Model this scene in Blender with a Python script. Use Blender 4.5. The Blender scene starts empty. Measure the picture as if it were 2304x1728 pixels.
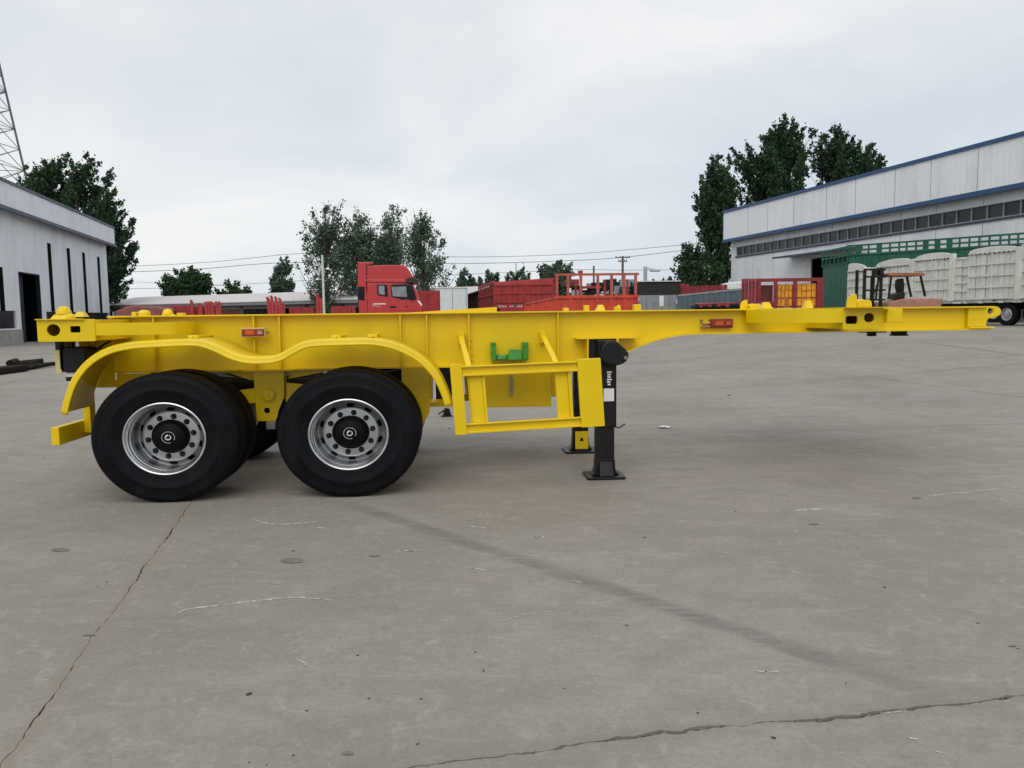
import bpy, bmesh, math, random
import numpy as np
from mathutils import Vector, Matrix, noise
from mathutils.geometry import tessellate_polygon
random.seed(7); np.random.seed(7)
PI = math.pi
S = bpy.context.scene
COL = S.collection
# ------------------------------------------------------------------ camera
FOC, EYE = 1720.0, 1.48                      # focal length in pixels of a 2304 px wide picture, eye height
PITCH, ROLL = math.atan(155 / 1720), -math.atan(.0116)
cam = bpy.data.cameras.new('camera'); camo = bpy.data.objects.new('camera', cam); COL.objects.link(camo)
cam.sensor_width = 36; cam.lens = 36 * FOC / 2304; cam.clip_start = .05; cam.clip_end = 3000
RC = Matrix.Rotation(PI / 2 - PITCH, 3, 'X') @ Matrix.Rotation(ROLL, 3, 'Z')
camo.matrix_world = Matrix.Translation((0, 0, EYE)) @ RC.to_4x4()
S.camera = camo
# ------------------------------------------------------------------ sky and sun
SUN_EL, SUN_AZ = math.radians(50), math.radians(188)       # azimuth clockwise from +Y
W = bpy.data.worlds.new('World'); S.world = W; W.use_nodes = True
nt = W.node_tree; nt.nodes.clear()
def wn(t, **k):
    n = nt.nodes.new(t)
    for a, b in k.items(): setattr(n, a, b)
    return n
out = wn('ShaderNodeOutputWorld'); bg = wn('ShaderNodeBackground')
sky = wn('ShaderNodeTexSky', sky_type='NISHITA', sun_disc=False, sun_elevation=SUN_EL, sun_rotation=SUN_AZ)
tc = wn('ShaderNodeTexCoord'); mp = wn('ShaderNodeMapping'); mp.inputs['Scale'].default_value = (1.0, 1.0, 2.2)
n1 = wn('ShaderNodeTexNoise'); n1.inputs['Scale'].default_value = 2.1; n1.inputs['Detail'].default_value = 5; n1.inputs['Roughness'].default_value = .5; n1.inputs['Distortion'].default_value = .35
mp.inputs['Location'].default_value = (0.35, 0.1, 0.55)
rmp = wn('ShaderNodeValToRGB'); e = rmp.color_ramp.elements
e[0].position = .36; e[0].color = (.690, .745, .805, 1); e[1].position = .66; e[1].color = (.955, .950, .950, 1)
m = e.new(.49); m.color = (.785, .830, .872, 1)
sc8 = wn('ShaderNodeVectorMath', operation='SCALE'); sc8.inputs['Scale'].default_value = .1
mix = wn('ShaderNodeMix', data_type='RGBA'); mix.inputs['Factor'].default_value = .9
L = nt.links.new
L(tc.outputs['Generated'], mp.inputs['Vector']); L(mp.outputs[0], n1.inputs['Vector']); L(n1.outputs['Fac'], rmp.inputs[0])
L(sky.outputs[0], sc8.inputs[0]); L(sc8.outputs[0], mix.inputs[6]); L(rmp.outputs[0], mix.inputs[7])
L(mix.outputs[2], bg.inputs[0]); bg.inputs[1].default_value = 1.0; L(bg.outputs[0], out.inputs[0])
sl = bpy.data.lights.new('sun', 'SUN'); sl.energy = 1.38; sl.angle = math.radians(55); sl.color = (1, .965, .91)
so = bpy.data.objects.new('sun', sl); COL.objects.link(so)
sd = Vector((math.sin(SUN_AZ) * math.cos(SUN_EL), math.cos(SUN_AZ) * math.cos(SUN_EL), math.sin(SUN_EL)))
so.rotation_euler = sd.to_track_quat('Z', 'Y').to_euler()
S.view_settings.view_transform = 'Standard'; S.view_settings.look = 'None'; S.view_settings.gamma = 1
S.view_settings.use_curve_mapping = False; S.view_settings.exposure = 0.0
S.cycles.max_bounces = 6; S.cycles.diffuse_bounces = 3; S.cycles.glossy_bounces = 3; S.cycles.transmission_bounces = 3; S.cycles.caustics_reflective = False; S.cycles.caustics_refractive = False
# ------------------------------------------------------------------ where a pixel of the photograph lies in the place
CE = Vector((0, 0, EYE))
def ray(x, y): return RC @ Vector(((x - 1152) / FOC, -(y - 864) / FOC, -1))
def G(x, y, z=0):
    d = ray(x, y); return CE + d * ((z - EYE) / d.z)
def P(x, y, Y):
    d = ray(x, y); return CE + d * (Y / d.y)
def ss(a, b, x):
    t = max(0, min(1, (x - a) / (b - a))); return t * t * (3 - 2 * t)
def hgt(x, y): return .72 * ss(13, 29, y) * ss(1, 11, x)   # the yard rises gently towards the back right
class Fr:
    """upright frame: origin on the ground, local x along a wall or vehicle, local y away from the viewer"""
    def __init__(s, o, ang):
        s.o = Vector(o); s.a = ang; s.U = Vector((math.cos(ang), math.sin(ang), 0)); s.V = Vector((-math.sin(ang), math.cos(ang), 0))
    def T(s, x, y, v=0):
        d = ray(x, y); t = (v - (CE - s.o).dot(s.V)) / d.dot(s.V); p = CE + d * t - s.o
        return p.dot(s.U), p.z
# ------------------------------------------------------------------ materials
MATS = {}
def mat(name, col, rough=.5, metal=0, var=.12, scale=3.0, bump=0.0, bscale=60, spec=.5, coat=0, dirt=None, dscale=1.2, damt=.35, stripes=None, trans=0, alpha=1):
    if name in MATS: return MATS[name]
    m = bpy.data.materials.new(name); m.use_nodes = True; t = m.node_tree; N = t.nodes.new; K = t.links.new
    b = t.nodes['Principled BSDF']; MATS[name] = m
    b.inputs['Roughness'].default_value = rough; b.inputs['Metallic'].default_value = metal
    b.inputs['Specular IOR Level'].default_value = spec; b.inputs['Coat Weight'].default_value = coat; b.inputs['Coat Roughness'].default_value = .12
    b.inputs['Transmission Weight'].default_value = trans
    c = N('ShaderNodeTexCoord'); ns = N('ShaderNodeTexNoise'); ns.inputs['Scale'].default_value = scale; ns.inputs['Detail'].default_value = 6
    K(c.outputs['Object'], ns.inputs['Vector'])
    r = N('ShaderNodeMapRange'); r.inputs[1].default_value = .3; r.inputs[2].default_value = .7; r.inputs[3].default_value = 1 - var; r.inputs[4].default_value = 1 + var
    K(ns.outputs['Fac'], r.inputs[0])
    x = N('ShaderNodeVectorMath'); x.operation = 'SCALE'; x.inputs[0].default_value = col; K(r.outputs[0], x.inputs['Scale'])
    last = x.outputs[0]
    if dirt:
        n2 = N('ShaderNodeTexNoise'); n2.inputs['Scale'].default_value = dscale; n2.inputs['Detail'].default_value = 9; n2.inputs['Roughness'].default_value = .7
        mpp = N('ShaderNodeMapping'); mpp.inputs['Scale'].default_value = (2.2, 2.2, .45); K(c.outputs['Object'], mpp.inputs[0]); K(mpp.outputs[0], n2.inputs['Vector'])
        r2 = N('ShaderNodeMapRange'); r2.inputs[1].default_value = .48; r2.inputs[2].default_value = .72; r2.inputs[4].default_value = damt; K(n2.outputs['Fac'], r2.inputs[0])
        mx = N('ShaderNodeMix'); mx.data_type = 'RGBA'; mx.inputs[7].default_value = (*dirt, 1); K(r2.outputs[0], mx.inputs[0]); K(last, mx.inputs[6]); last = mx.outputs[2]
    K(last, b.inputs['Base Color'])
    hb = None
    if bump:
        n3 = N('ShaderNodeTexNoise'); n3.inputs['Scale'].default_value = bscale; n3.inputs['Detail'].default_value = 4; K(c.outputs['Object'], n3.inputs['Vector']); hb = n3.outputs['Fac']
        bp = N('ShaderNodeBump'); bp.inputs['Strength'].default_value = bump; bp.inputs['Distance'].default_value = .01; K(hb, bp.inputs['Height']); K(bp.outputs[0], b.inputs['Normal'])
    if stripes:                                   # ribs of sheet cladding along local x: (period, depth)
        sx = N('ShaderNodeSeparateXYZ'); K(c.outputs['Object'], sx.inputs[0])
        mm = N('ShaderNodeMath'); mm.operation = 'MULTIPLY'; mm.inputs[1].default_value = 2 * PI / stripes[0]; K(sx.outputs[0], mm.inputs[0])
        sn = N('ShaderNodeMath'); sn.operation = 'SINE'; K(mm.outputs[0], sn.inputs[0])
        bp = N('ShaderNodeBump'); bp.inputs['Strength'].default_value = 1; bp.inputs['Distance'].default_value = stripes[1]; K(sn.outputs[0], bp.inputs['Height']); K(bp.outputs[0], b.inputs['Normal'])
    rr = N('ShaderNodeMapRange'); rr.inputs[1].default_value = .3; rr.inputs[2].default_value = .7; rr.inputs[3].default_value = max(.02, rough - .07); rr.inputs[4].default_value = min(1, rough + .09)
    K(ns.outputs['Fac'], rr.inputs[0]); K(rr.outputs[0], b.inputs['Roughness'])
    return m
YEL = mat('yellow_paint', (.80, .560, .0), .34, var=.06, scale=1.6, bump=.12, bscale=7, spec=.42, dirt=(.60, .42, .02), dscale=1.0, damt=.30)
BLK = mat('black_paint', (.006, .006, .007), .42, var=.3, bump=.15, bscale=40, spec=.3, dirt=(.035, .033, .03), damt=.3)
TYR = mat('tyre_rubber', (.0055, .006, .0078), .62, var=.3, scale=6, bump=.2, bscale=90, spec=.1, dirt=(.014, .0155, .015), dscale=3, damt=.5)
RIM = mat('rim_steel', (.60, .60, .61), .30, metal=1, var=.06, scale=8)
DISC = mat('disc_silver_paint', (.46, .47, .48), .38, metal=.7, var=.08, scale=8)
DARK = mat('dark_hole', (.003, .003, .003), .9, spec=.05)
WHT = mat('white_mark', (.75, .75, .74), .5)
AMB = mat('amber_lens', (.55, .10, .012), .18, var=.15, scale=40)
REDL = mat('red_lens', (.23, .022, .014), .18, var=.2, scale=40)
GRN = mat('green_bracket_paint', (.04, .25, .018), .3, var=.3, scale=12, coat=.3, dirt=(.02, .09, .02))
GALV = mat('galvanised_steel', (.42, .43, .44), .5, metal=.3, var=.15)
STEEL = mat('dull_steel', (.25, .24, .22), .45, metal=.8, var=.2)
RED = mat('red_cab_paint', (.47, .016, .018), .3, var=.08, coat=.5)
CRIM = mat('crimson_fence_paint', (.25, .018, .026), .55, var=.25, dirt=(.08, .02, .02), damt=.5)
DRED = mat('dark_red_fence_paint', (.34, .022, .025), .6, var=.3, dirt=(.16, .03, .03), damt=.5)
ORG = mat('orange_red_fence_paint', (.60, .055, .022), .55, var=.2, dirt=(.22, .04, .03), damt=.5)
TANK = mat('yellow_orange_panel', (.80, .34, .015), .5, var=.2)
GREENF = mat('green_fence_paint', (.006, .105, .058), .5, var=.25, dirt=(.01, .06, .04), damt=.5)
WFEN = mat('white_fence_paint', (.66, .66, .61), .55, var=.1, dirt=(.33, .31, .26), dscale=2.5, damt=.45)
GREY = mat('grey_sheet', (.24, .25, .26), .55, var=.15)
SLATE = mat('slate_blue_sheet', (.085, .125, .14), .5, var=.2)
CLAD = mat('white_cladding', (.84, .86, .90), .5, var=.05, scale=.4, stripes=(.45, .008), dirt=(.42, .43, .45), dscale=.35, damt=.5)
CLADR = mat('pale_cladding', (.86, .865, .88), .5, var=.05, scale=.3, stripes=(.45, .005), dirt=(.46, .46, .46), dscale=.3, damt=.5)
BLUE = mat('blue_trim', (.02, .075, .19), .45, var=.15)
NAVY = mat('dark_trim', (.05, .065, .10), .5, var=.2)
GLASS = mat('dark_glass', (.008, .010, .012), .3, var=.4, scale=.8, spec=.2)
GLASSG = mat('dusty_glass', (.030, .034, .037), .3, var=.5, scale=.5)
PLINTH = mat('concrete_plinth', (.36, .36, .34), .85, var=.15, bump=.3, dirt=(.2, .22, .17), dscale=.8, damt=.6)
ROOF = mat('shed_roof_sheet', (.58, .54, .53), .55, var=.06, stripes=(.5, .02), dirt=(.44, .38, .36), damt=.4)
BRICK = mat('brick_wall', (.17, .055, .045), .85, var=.25, scale=2, bump=.3)
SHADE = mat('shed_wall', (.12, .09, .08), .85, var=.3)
BARK = mat('bark', (.10, .085, .07), .9, var=.3, bump=.6, bscale=12)
GALV = mat('galvanised_steel', (.42, .43, .44), .5, metal=.3, var=.15)
TIMB = mat('weathered_timber', (.12, .10, .09), .85, var=.2)
BROWNF = mat('forklift_orange_paint', (.33, .115, .05), .5, var=.2, dirt=(.16, .06, .04), damt=.5)
FADED = mat('forklift_faded_paint', (.36, .17, .12), .6, var=.2, dirt=(.2, .1, .08), damt=.5)
WIRE = mat('wire', (.06, .06, .065), .7)
CHALK = mat('chalk_scrape', (.46, .44, .40), .9, var=.2, scale=20)
STONE = mat('dark_pebble', (.045, .04, .035), .85, var=.4, scale=30)
def leafmat(name, col, col2):
    m = bpy.data.materials.new(name); m.use_nodes = True; t = m.node_tree; N = t.nodes.new; K = t.links.new; b = t.nodes['Principled BSDF']
    b.inputs['Roughness'].default_value = .6; b.inputs['Specular IOR Level'].default_value = .25
    g = N('ShaderNodeNewGeometry'); c = N('ShaderNodeTexCoord'); ns = N('ShaderNodeTexNoise'); ns.inputs['Scale'].default_value = .55; ns.inputs['Detail'].default_value = 3
    K(c.outputs['Object'], ns.inputs['Vector'])
    ad = N('ShaderNodeMath'); ad.operation = 'ADD'; K(ns.outputs['Fac'], ad.inputs[0])
    ml = N('ShaderNodeMath'); ml.operation = 'MULTIPLY_ADD'; ml.inputs[1].default_value = .6; ml.inputs[2].default_value = -.3; K(g.outputs['Random Per Island'], ml.inputs[0]); K(ml.outputs[0], ad.inputs[1])
    mx = N('ShaderNodeMix'); mx.data_type = 'RGBA'; mx.inputs[6].default_value = (*col, 1); mx.inputs[7].default_value = (*col2, 1); K(ad.outputs[0], mx.inputs[0])
    K(mx.outputs[2], b.inputs['Base Color'])
    tr = N('ShaderNodeBsdfTranslucent'); K(mx.outputs[2], tr.inputs[0]); ms = N('ShaderNodeMixShader'); ms.inputs[0].default_value = .22
    o = t.nodes['Material Output']; K(b.outputs[0], ms.inputs[1]); K(tr.outputs[0], ms.inputs[2]); K(ms.outputs[0], o.inputs[0])
    return m
LEAF1 = leafmat('poplar_leaves', (.020, .046, .024), (.062, .120, .054))
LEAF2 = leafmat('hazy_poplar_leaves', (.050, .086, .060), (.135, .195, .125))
LEAF3 = leafmat('broadleaf_leaves', (.020, .055, .020), (.060, .125, .045))
# ------------------------------------------------------------------ concrete and earth
def concrete():
    m = bpy.data.materials.new('yard_concrete'); m.use_nodes = True; t = m.node_tree; N = t.nodes.new; K = t.links.new; b = t.nodes['Principled BSDF']
    g = N('ShaderNodeNewGeometry'); pos = g.outputs['Position']
    def nz(scale, det, rough, sc=(1, 1, 1), dist=0):
        q = N('ShaderNodeMapping'); q.inputs['Scale'].default_value = sc; q.inputs['Rotation'].default_value = (0, 0, .22); K(pos, q.inputs[0])
        n = N('ShaderNodeTexNoise'); n.inputs['Scale'].default_value = scale; n.inputs['Detail'].default_value = det; n.inputs['Roughness'].default_value = rough; n.inputs['Distortion'].default_value = dist
        K(q.outputs[0], n.inputs['Vector']); return n.outputs['Fac']
    def rng(f, a, bb, c, d):
        r = N('ShaderNodeMapRange'); r.inputs[1].default_value = a; r.inputs[2].default_value = bb; r.inputs[3].default_value = c; r.inputs[4].default_value = d; K(f, r.inputs[0]); return r.outputs[0]
    def mixc(f, a, c):
        x = N('ShaderNodeMix'); x.data_type = 'RGBA'
        if isinstance(f, float): x.inputs[0].default_value = f
        else: K(f, x.inputs[0])
        for s, v in ((6, a), (7, c)):
            if isinstance(v, tuple): x.inputs[s].default_value = (*v, 1)
            else: K(v, x.inputs[s])
        return x.outputs[2]
    def mth(op, a, c=None):
        x = N('ShaderNodeMath'); x.operation = op
        for s, v in ((0, a), (1, c)):
            if v is None: continue
            if isinstance(v, (int, float)): x.inputs[s].default_value = v
            else: K(v, x.inputs[s])
        return x.outputs[0]
    big = nz(.45, 3, .55, dist=.5); mid = nz(2.4, 6, .66, (1, 2.0, 1), .6); fin = nz(38, 3, .7); str_ = nz(5.5, 5, .7, (.55, 2.6, 1), .4); spk = nz(150, 1, .6)
    c = mixc(rng(big, .32, .68, 0, 1), (.222, .200, .170), (.338, .313, .274))
    c = mixc(rng(mid, .36, .68, 0, .7), c, (.225, .206, .180))
    c = mixc(rng(str_, .54, .76, 0, .45), c, (.385, .362, .322))
    warm = nz(1.9, 5, .65, dist=.8); c = mixc(rng(warm, .47, .66, 0, .62), c, (.302, .262, .244))
    grn = nz(1.4, 5, .65, (1.3, 1, 1), .8); c = mixc(rng(grn, .50, .66, 0, .50), c, (.232, .232, .196))
    c = mixc(rng(fin, .38, .70, 0, .36), c, (.17, .155, .135)); blot = nz(9, 4, .7, dist=1.2); c = mixc(rng(blot, .56, .70, 0, .35), c, (.40, .375, .335)); c = mixc(rng(blot, .30, .42, .35, 0), c, (.175, .160, .140))
    c = mixc(rng(spk, .62, .72, 0, .35), c, (.47, .44, .40)); c = mixc(rng(fin, .70, .74, 0, .6), c, (.10, .09, .08))
    # tyre rub marks: straight worn bands lying on the floor
    def band(p, q, w, amt, seed):
        nonlocal c
        p = Vector((*p, 0)); q = Vector((*q, 0)); d = (q - p).normalized(); n = Vector((-d.y, d.x, 0))
        dn = N('ShaderNodeVectorMath'); dn.operation = 'DOT_PRODUCT'; dn.inputs[1].default_value = n; K(pos, dn.inputs[0])
        dt = N('ShaderNodeVectorMath'); dt.operation = 'DOT_PRODUCT'; dt.inputs[1].default_value = d; K(pos, dt.inputs[0])
        off = mth('SUBTRACT', dn.outputs['Value'], p.dot(n)); wob = mth('MULTIPLY', mth('SUBTRACT', mid, .5), .10)
        dist = mth('ABSOLUTE', mth('ADD', off, wob))
        along0 = rng(dt.outputs['Value'], p.dot(d) - .1, p.dot(d) + .5, 0, 1); along1 = rng(dt.outputs['Value'], q.dot(d) - .7, q.dot(d) + .1, 1, 0)
        k = mth('MULTIPLY', mth('MULTIPLY', along0, along1), rng(dist, w * .35, w, amt, 0)); k = mth('MULTIPLY', k, rng(str_, .35, .65, .25, 1.0))
        c = mixc(k, c, (.15, .143, .132))
    def dirt(p, q, w, amt, col):                        # old silt beside a joint
        nonlocal c
        p = Vector((*p, 0)); q = Vector((*q, 0)); d = (q - p).normalized(); n = Vector((-d.y, d.x, 0))
        dn = N('ShaderNodeVectorMath'); dn.operation = 'DOT_PRODUCT'; dn.inputs[1].default_value = n; K(pos, dn.inputs[0])
        dist = mth('ABSOLUTE', mth('ADD', mth('SUBTRACT', dn.outputs['Value'], p.dot(n)), mth('MULTIPLY', mth('SUBTRACT', warm, .5), .16)))
        c = mixc(mth('MULTIPLY', rng(dist, 0, w, amt, 0), rng(str_, .36, .60, .15, 1)), c, col)
    dirt((-1.66, 2.22), (-1.66 - .248 * 4, 6.22), .05, .75, (.235, .195, .150)); dirt((-1.66, 2.22), (2.34, 2.88), .07, .6, (.20, .185, .155))
    band((-1.37, 6.03), (1.75, 2.70), .095, .85, 1)
    band((-1.30, 2.95), (-.55, 2.55), .035, .45, 2)
    band((-3.2, 5.6), (-2.4, 4.9), .05, .4, 3)
    band((1.4, 9.2), (9.5, 10.2), .10, .35, 4); band((.3, 11.0), (12, 13.6), .10, .35, 5); band((2.0, 7.1), (8.0, 6.3), .06, .3, 6)
    band((-9, 14.2), (-3.2, 16.6), .16, .4, 7); band((3.0, 14.5), (14, 19), .2, .35, 8)
    K(c, b.inputs['Base Color'])
    b.inputs['Specular IOR Level'].default_value = .3
    K(rng(mid, .3, .7, .62, .86), b.inputs['Roughness'])
    h = mth('ADD', mth('MULTIPLY', fin, .8), mth('ADD', mth('MULTIPLY', mid, .8), mth('MULTIPLY', spk, .2)))
    bp = N('ShaderNodeBump'); bp.inputs['Strength'].default_value = .5; bp.inputs['Distance'].default_value = .008; K(h, bp.inputs['Height']); K(bp.outputs[0], b.inputs['Normal'])
    return m
CONC = concrete()
EARTH = mat('earth_fill', (.085, .078, .065), .95, var=.3, scale=4, bump=.6, bscale=30)
# ------------------------------------------------------------------ mesh helpers
def tag(o, label=None, cat=None, group=None, kind=None):
    if label: o['label'] = label
    if cat: o['category'] = cat
    if group: o['group'] = group
    if kind: o['kind'] = kind
    return o
def empty(name, loc, rz=0, **k):
    o = bpy.data.objects.new(name, None); COL.objects.link(o); o.location = loc; o.rotation_euler = (0, 0, rz); o.empty_display_size = .2
    return tag(o, **k)
class MB:
    def __init__(s): s.v = []; s.f = []
    def add(s, vs, fs):
        n = len(s.v); s.v += [tuple(p) for p in vs]; s.f += [tuple(i + n for i in f) for f in fs]; return s
    def box(s, a, b):
        (x0, y0, z0), (x1, y1, z1) = a, b
        return s.add([(x0, y0, z0), (x1, y0, z0), (x1, y1, z0), (x0, y1, z0), (x0, y0, z1), (x1, y0, z1), (x1, y1, z1), (x0, y1, z1)],
                     [(0, 3, 2, 1), (4, 5, 6, 7), (0, 1, 5, 4), (1, 2, 6, 5), (2, 3, 7, 6), (3, 0, 4, 7)])
    def hexa(s, bot, top):
        return s.add(list(bot) + list(top), [(0, 3, 2, 1), (4, 5, 6, 7), (0, 1, 5, 4), (1, 2, 6, 5), (2, 3, 7, 6), (3, 0, 4, 7)])
    def bar(s, p, q, w, h, up=(0, 0, 1)):
        p, q = Vector(p), Vector(q); d = (q - p).normalized(); up = Vector(up)
        if abs(d.dot(up)) > .98: up = Vector((0, 1, 0))
        r = d.cross(up).normalized() * w / 2; u = r.cross(d).normalized() * h / 2
        return s.hexa([p - r - u, p + r - u, p + r + u, p - r + u], [q - r - u, q + r - u, q + r + u, q - r + u])
    def prism(s, pts, y0, y1, holes=()):               # outline in the x-z plane, thickness along y
        loops = [list(pts)] + [list(h) for h in holes]; n = 0; V0 = []; ids = []
        for lp in loops: ids.append(range(len(V0), len(V0) + len(lp))); V0 += lp
        N_ = len(V0); vs = [(x, y0, z) for x, z in V0] + [(x, y1, z) for x, z in V0]; fs = []
        if holes:
            tri = tessellate_polygon([[Vector((x, z, 0)) for x, z in lp] for lp in loops])
            for a, b, c in tri: fs += [(a, b, c), (c + N_, b + N_, a + N_)]
        else: fs += [tuple(range(N_)), tuple(range(2 * N_ - 1, N_ - 1, -1))]
        for r in ids:
            r = list(r); k = len(r)
            for i in range(k): a, b = r[i], r[(i + 1) % k]; fs.append((a, b, b + N_, a + N_))
        return s.add(vs, fs)
    def ribbon(s, pts, th, y0, y1):                    # a plate bent along a line in the x-z plane
        up, dn = [], []
        for i, (x, z) in enumerate(pts):
            a = pts[max(0, i - 1)]; b = pts[min(len(pts) - 1, i + 1)]; d = Vector((b[0] - a[0], b[1] - a[1])).normalized(); dn.append((x + d.y * th, z - d.x * th)); up.append((x, z))
        n = len(pts); vs = [(x, y0, z) for x, z in up] + [(x, y0, z) for x, z in dn] + [(x, y1, z) for x, z in up] + [(x, y1, z) for x, z in dn]; fs = []
        for i in range(n - 1):
            fs += [(i, i + 1, n + i + 1, n + i), (2 * n + i, 3 * n + i, 3 * n + i + 1, 2 * n + i + 1), (i, 2 * n + i, 2 * n + i + 1, i + 1), (n + i, n + i + 1, 3 * n + i + 1, 3 * n + i)]
        fs += [(0, n, 3 * n, 2 * n), (n - 1, 3 * n - 1, 4 * n - 1, 2 * n - 1)]
        return s.add(vs, fs)
    def tube(s, path, r, n=8, caps=True):
        P_ = [Vector(p) for p in path]; rs = r if isinstance(r, (list, tuple)) else [r] * len(P_); vs = []; fs = []
        ref = Vector((0, 0, 1))
        for i, p in enumerate(P_):
            d = (P_[min(i + 1, len(P_) - 1)] - P_[max(i - 1, 0)]).normalized(); rr = ref if abs(d.dot(ref)) < .95 else Vector((1, 0, 0))
            a = d.cross(rr).normalized(); b = a.cross(d)
            vs += [p + (a * math.cos(2 * PI * k / n) + b * math.sin(2 * PI * k / n)) * rs[i] for k in range(n)]
        for i in range(len(P_) - 1):
            for k in range(n): fs.append((i * n + k, i * n + (k + 1) % n, (i + 1) * n + (k + 1) % n, (i + 1) * n + k))
        if caps: fs += [tuple(range(n - 1, -1, -1)), tuple(range((len(P_) - 1) * n, len(P_) * n))]
        return s.add(vs, fs)
    def lathe(s, prof, c, n=48, sx=1.0, close=False):   # profile (r, y) turned about the y axis
        vs = []; fs = []; m_ = len(prof)
        for r, y in prof: vs += [(c[0] + sx * r * math.cos(2 * PI * k / n), c[1] + y, c[2] + r * math.sin(2 * PI * k / n)) for k in range(n)]
        for i in range(m_ - 1 + (1 if close else 0)):
            j = (i + 1) % m_
            for k in range(n): fs.append((i * n + k, j * n + k, j * n + (k + 1) % n, i * n + (k + 1) % n))
        return s.add(vs, fs)
    def lathez(s, prof, c, n=16):                       # profile (r, z) turned about the z axis
        vs = []; fs = []
        for r, z in prof: vs += [(c[0] + r * math.cos(2 * PI * k / n), c[1] + r * math.sin(2 * PI * k / n), c[2] + z) for k in range(n)]
        for i in range(len(prof) - 1):
            for k in range(n): fs.append((i * n + k, i * n + (k + 1) % n, (i + 1) * n + (k + 1) % n, (i + 1) * n + k))
        fs += [tuple(range(n - 1, -1, -1)), tuple(range((len(prof) - 1) * n, len(prof) * n))]
        return s.add(vs, fs)
    def build(s, name, m, parent=None, smooth=0, bevel=0, seg=2, **k):
        me = bpy.data.meshes.new(name); me.from_pydata(s.v, [], s.f); me.update()
        bm = bmesh.new(); bm.from_mesh(me); bmesh.ops.recalc_face_normals(bm, faces=bm.faces); bm.to_mesh(me); bm.free()
        if m: me.materials.append(m)
        if smooth:
            for p in me.polygons: p.use_smooth = True
            me.set_sharp_from_angle(angle=math.radians(smooth))
        o = bpy.data.objects.new(name, me); COL.objects.link(o); o.parent = parent
        if bevel:
            md = o.modifiers.new('bevel', 'BEVEL'); md.width = bevel; md.segments = seg; md.limit_method = 'ANGLE'; md.angle_limit = math.radians(40)
        return tag(o, **k)
def share(o, parent, loc=(0, 0, 0), rot=(0, 0, 0), scale=(1, 1, 1)):
    c = o.copy(); COL.objects.link(c); c.parent = parent; c.location = loc; c.rotation_euler = rot; c.scale = scale; return c
def circ(cx, cz, r, n=20, sx=1.0): return [(cx + sx * r * math.cos(2 * PI * i / n), cz + r * math.sin(2 * PI * i / n)) for i in range(n)]
def rrect(x0, x1, z0, z1, r, n=4):
    o = []
    for cx, cz, a in ((x1 - r, z1 - r, 0), (x0 + r, z1 - r, PI / 2), (x0 + r, z0 + r, PI), (x1 - r, z0 + r, 1.5 * PI)):
        o += [(cx + r * math.cos(a + PI / 2 * i / n), cz + r * math.sin(a + PI / 2 * i / n)) for i in range(n + 1)]
    return o
def spline(pts, k=6):
    o = []; p = [Vector(q) for q in pts]
    for i in range(len(p) - 1):
        a, b, c, d = p[max(i - 1, 0)], p[i], p[i + 1], p[min(i + 2, len(p) - 1)]
        for j in range(k):
            t = j / k; o.append(.5 * ((2 * b) + (c - a) * t + (2 * a - 5 * b + 4 * c - d) * t * t + (3 * b - a - 3 * c + d) * t ** 3))
    o.append(p[-1]); return [tuple(q) for q in o]
# ================================================================== the ground
def n1d(x, seed): return noise.noise(Vector((x, seed * 7.31, 3.3)))
gm = MB(); xs = [-900, -300, -120, -70] + list(range(-48, 49, 3)) + [70, 120, 300, 900]; ys = [-60, -20, -6] + list(range(0, 91, 3)) + [110, 150, 260, 500, 1200]
for y in ys:
    for x in xs: gm.v.append((x, y, hgt(x, y) - .045))
nx = len(xs)
for j in range(len(ys) - 1):
    for i in range(nx - 1): gm.f.append((j * nx + i, j * nx + i + 1, (j + 1) * nx + i + 1, (j + 1) * nx + i))
ground = gm.build('ground', EARTH, kind='structure')
J0 = Vector((-1.66, 2.22)); EA = Vector((1, .165)); DB = Vector((-.248, 1)); SA, SB = 6.2, 6.0
def line_off(kind, idx, t):                            # waviness of a joint and half its opening
    if kind == 'b' and idx == 0:                       # the broken crack across the foreground
        w = .05 * n1d(t * 1.3, 5) + .022 * n1d(t * 5, 6) + .012 * n1d(t * 17, 8) + .004 * n1d(t * 60, 7)
        k = ss(.6, 2.2, t); g = .0016 + .016 * k * max(0, n1d(t * 2.6, 9) + .25) + .010 * max(0, n1d(t * 13, 11)) * k
        return w, g
    if kind == 'a' and idx == 0: return .022 * n1d(t * 1.7, 12) + .012 * n1d(t * 7, 13) + .007 * n1d(t * 26, 15), .0010 + .0060 * max(0, n1d(t * 3, 14)) + .003 * max(0, n1d(t * 17, 16))
    return .012 * n1d(t * 1.1, idx * 3 + (50 if kind == 'a' else 90)), .0022
def edge_pt(i, j, side, t):
    """point on the border of slab (i, j); t runs 0..1 along that side"""
    if side in 'sn':
        jj = j if side == 's' else j + 1; a = (i + t) * SA; w, g = line_off('b', jj, a); sg = 1 if side == 's' else -1
        if jj == 0: g += (.010 * max(0, n1d(a * 11, 20 + sg)) + .006 * n1d(a * 45, 30 + sg)) * ss(.6, 2.2, a); g = max(.0012, g)
        b = jj * SB + w + sg * g; _, ga = line_off('a', i if t < .5 else i + 1, b)
        fade = .5 - t; a += (line_off('a', i, b)[0] + ga) * max(0, 1 - t * 40) + (line_off('a', i + 1, b)[0] - ga) * max(0, 1 - (1 - t) * 40)
    else:
        ii = i if side == 'w' else i + 1; b = (j + t) * SB; w, g = line_off('a', ii, b); sg = 1 if side == 'w' else -1
        a = ii * SA + w + sg * g
        lo, glo = line_off('b', j, a); hi, ghi = line_off('b', j + 1, a)
        b += (lo + glo) * max(0, 1 - t * 40) + (hi - ghi) * max(0, 1 - (1 - t) * 40)
    return J0 + EA * a + DB * b
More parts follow.
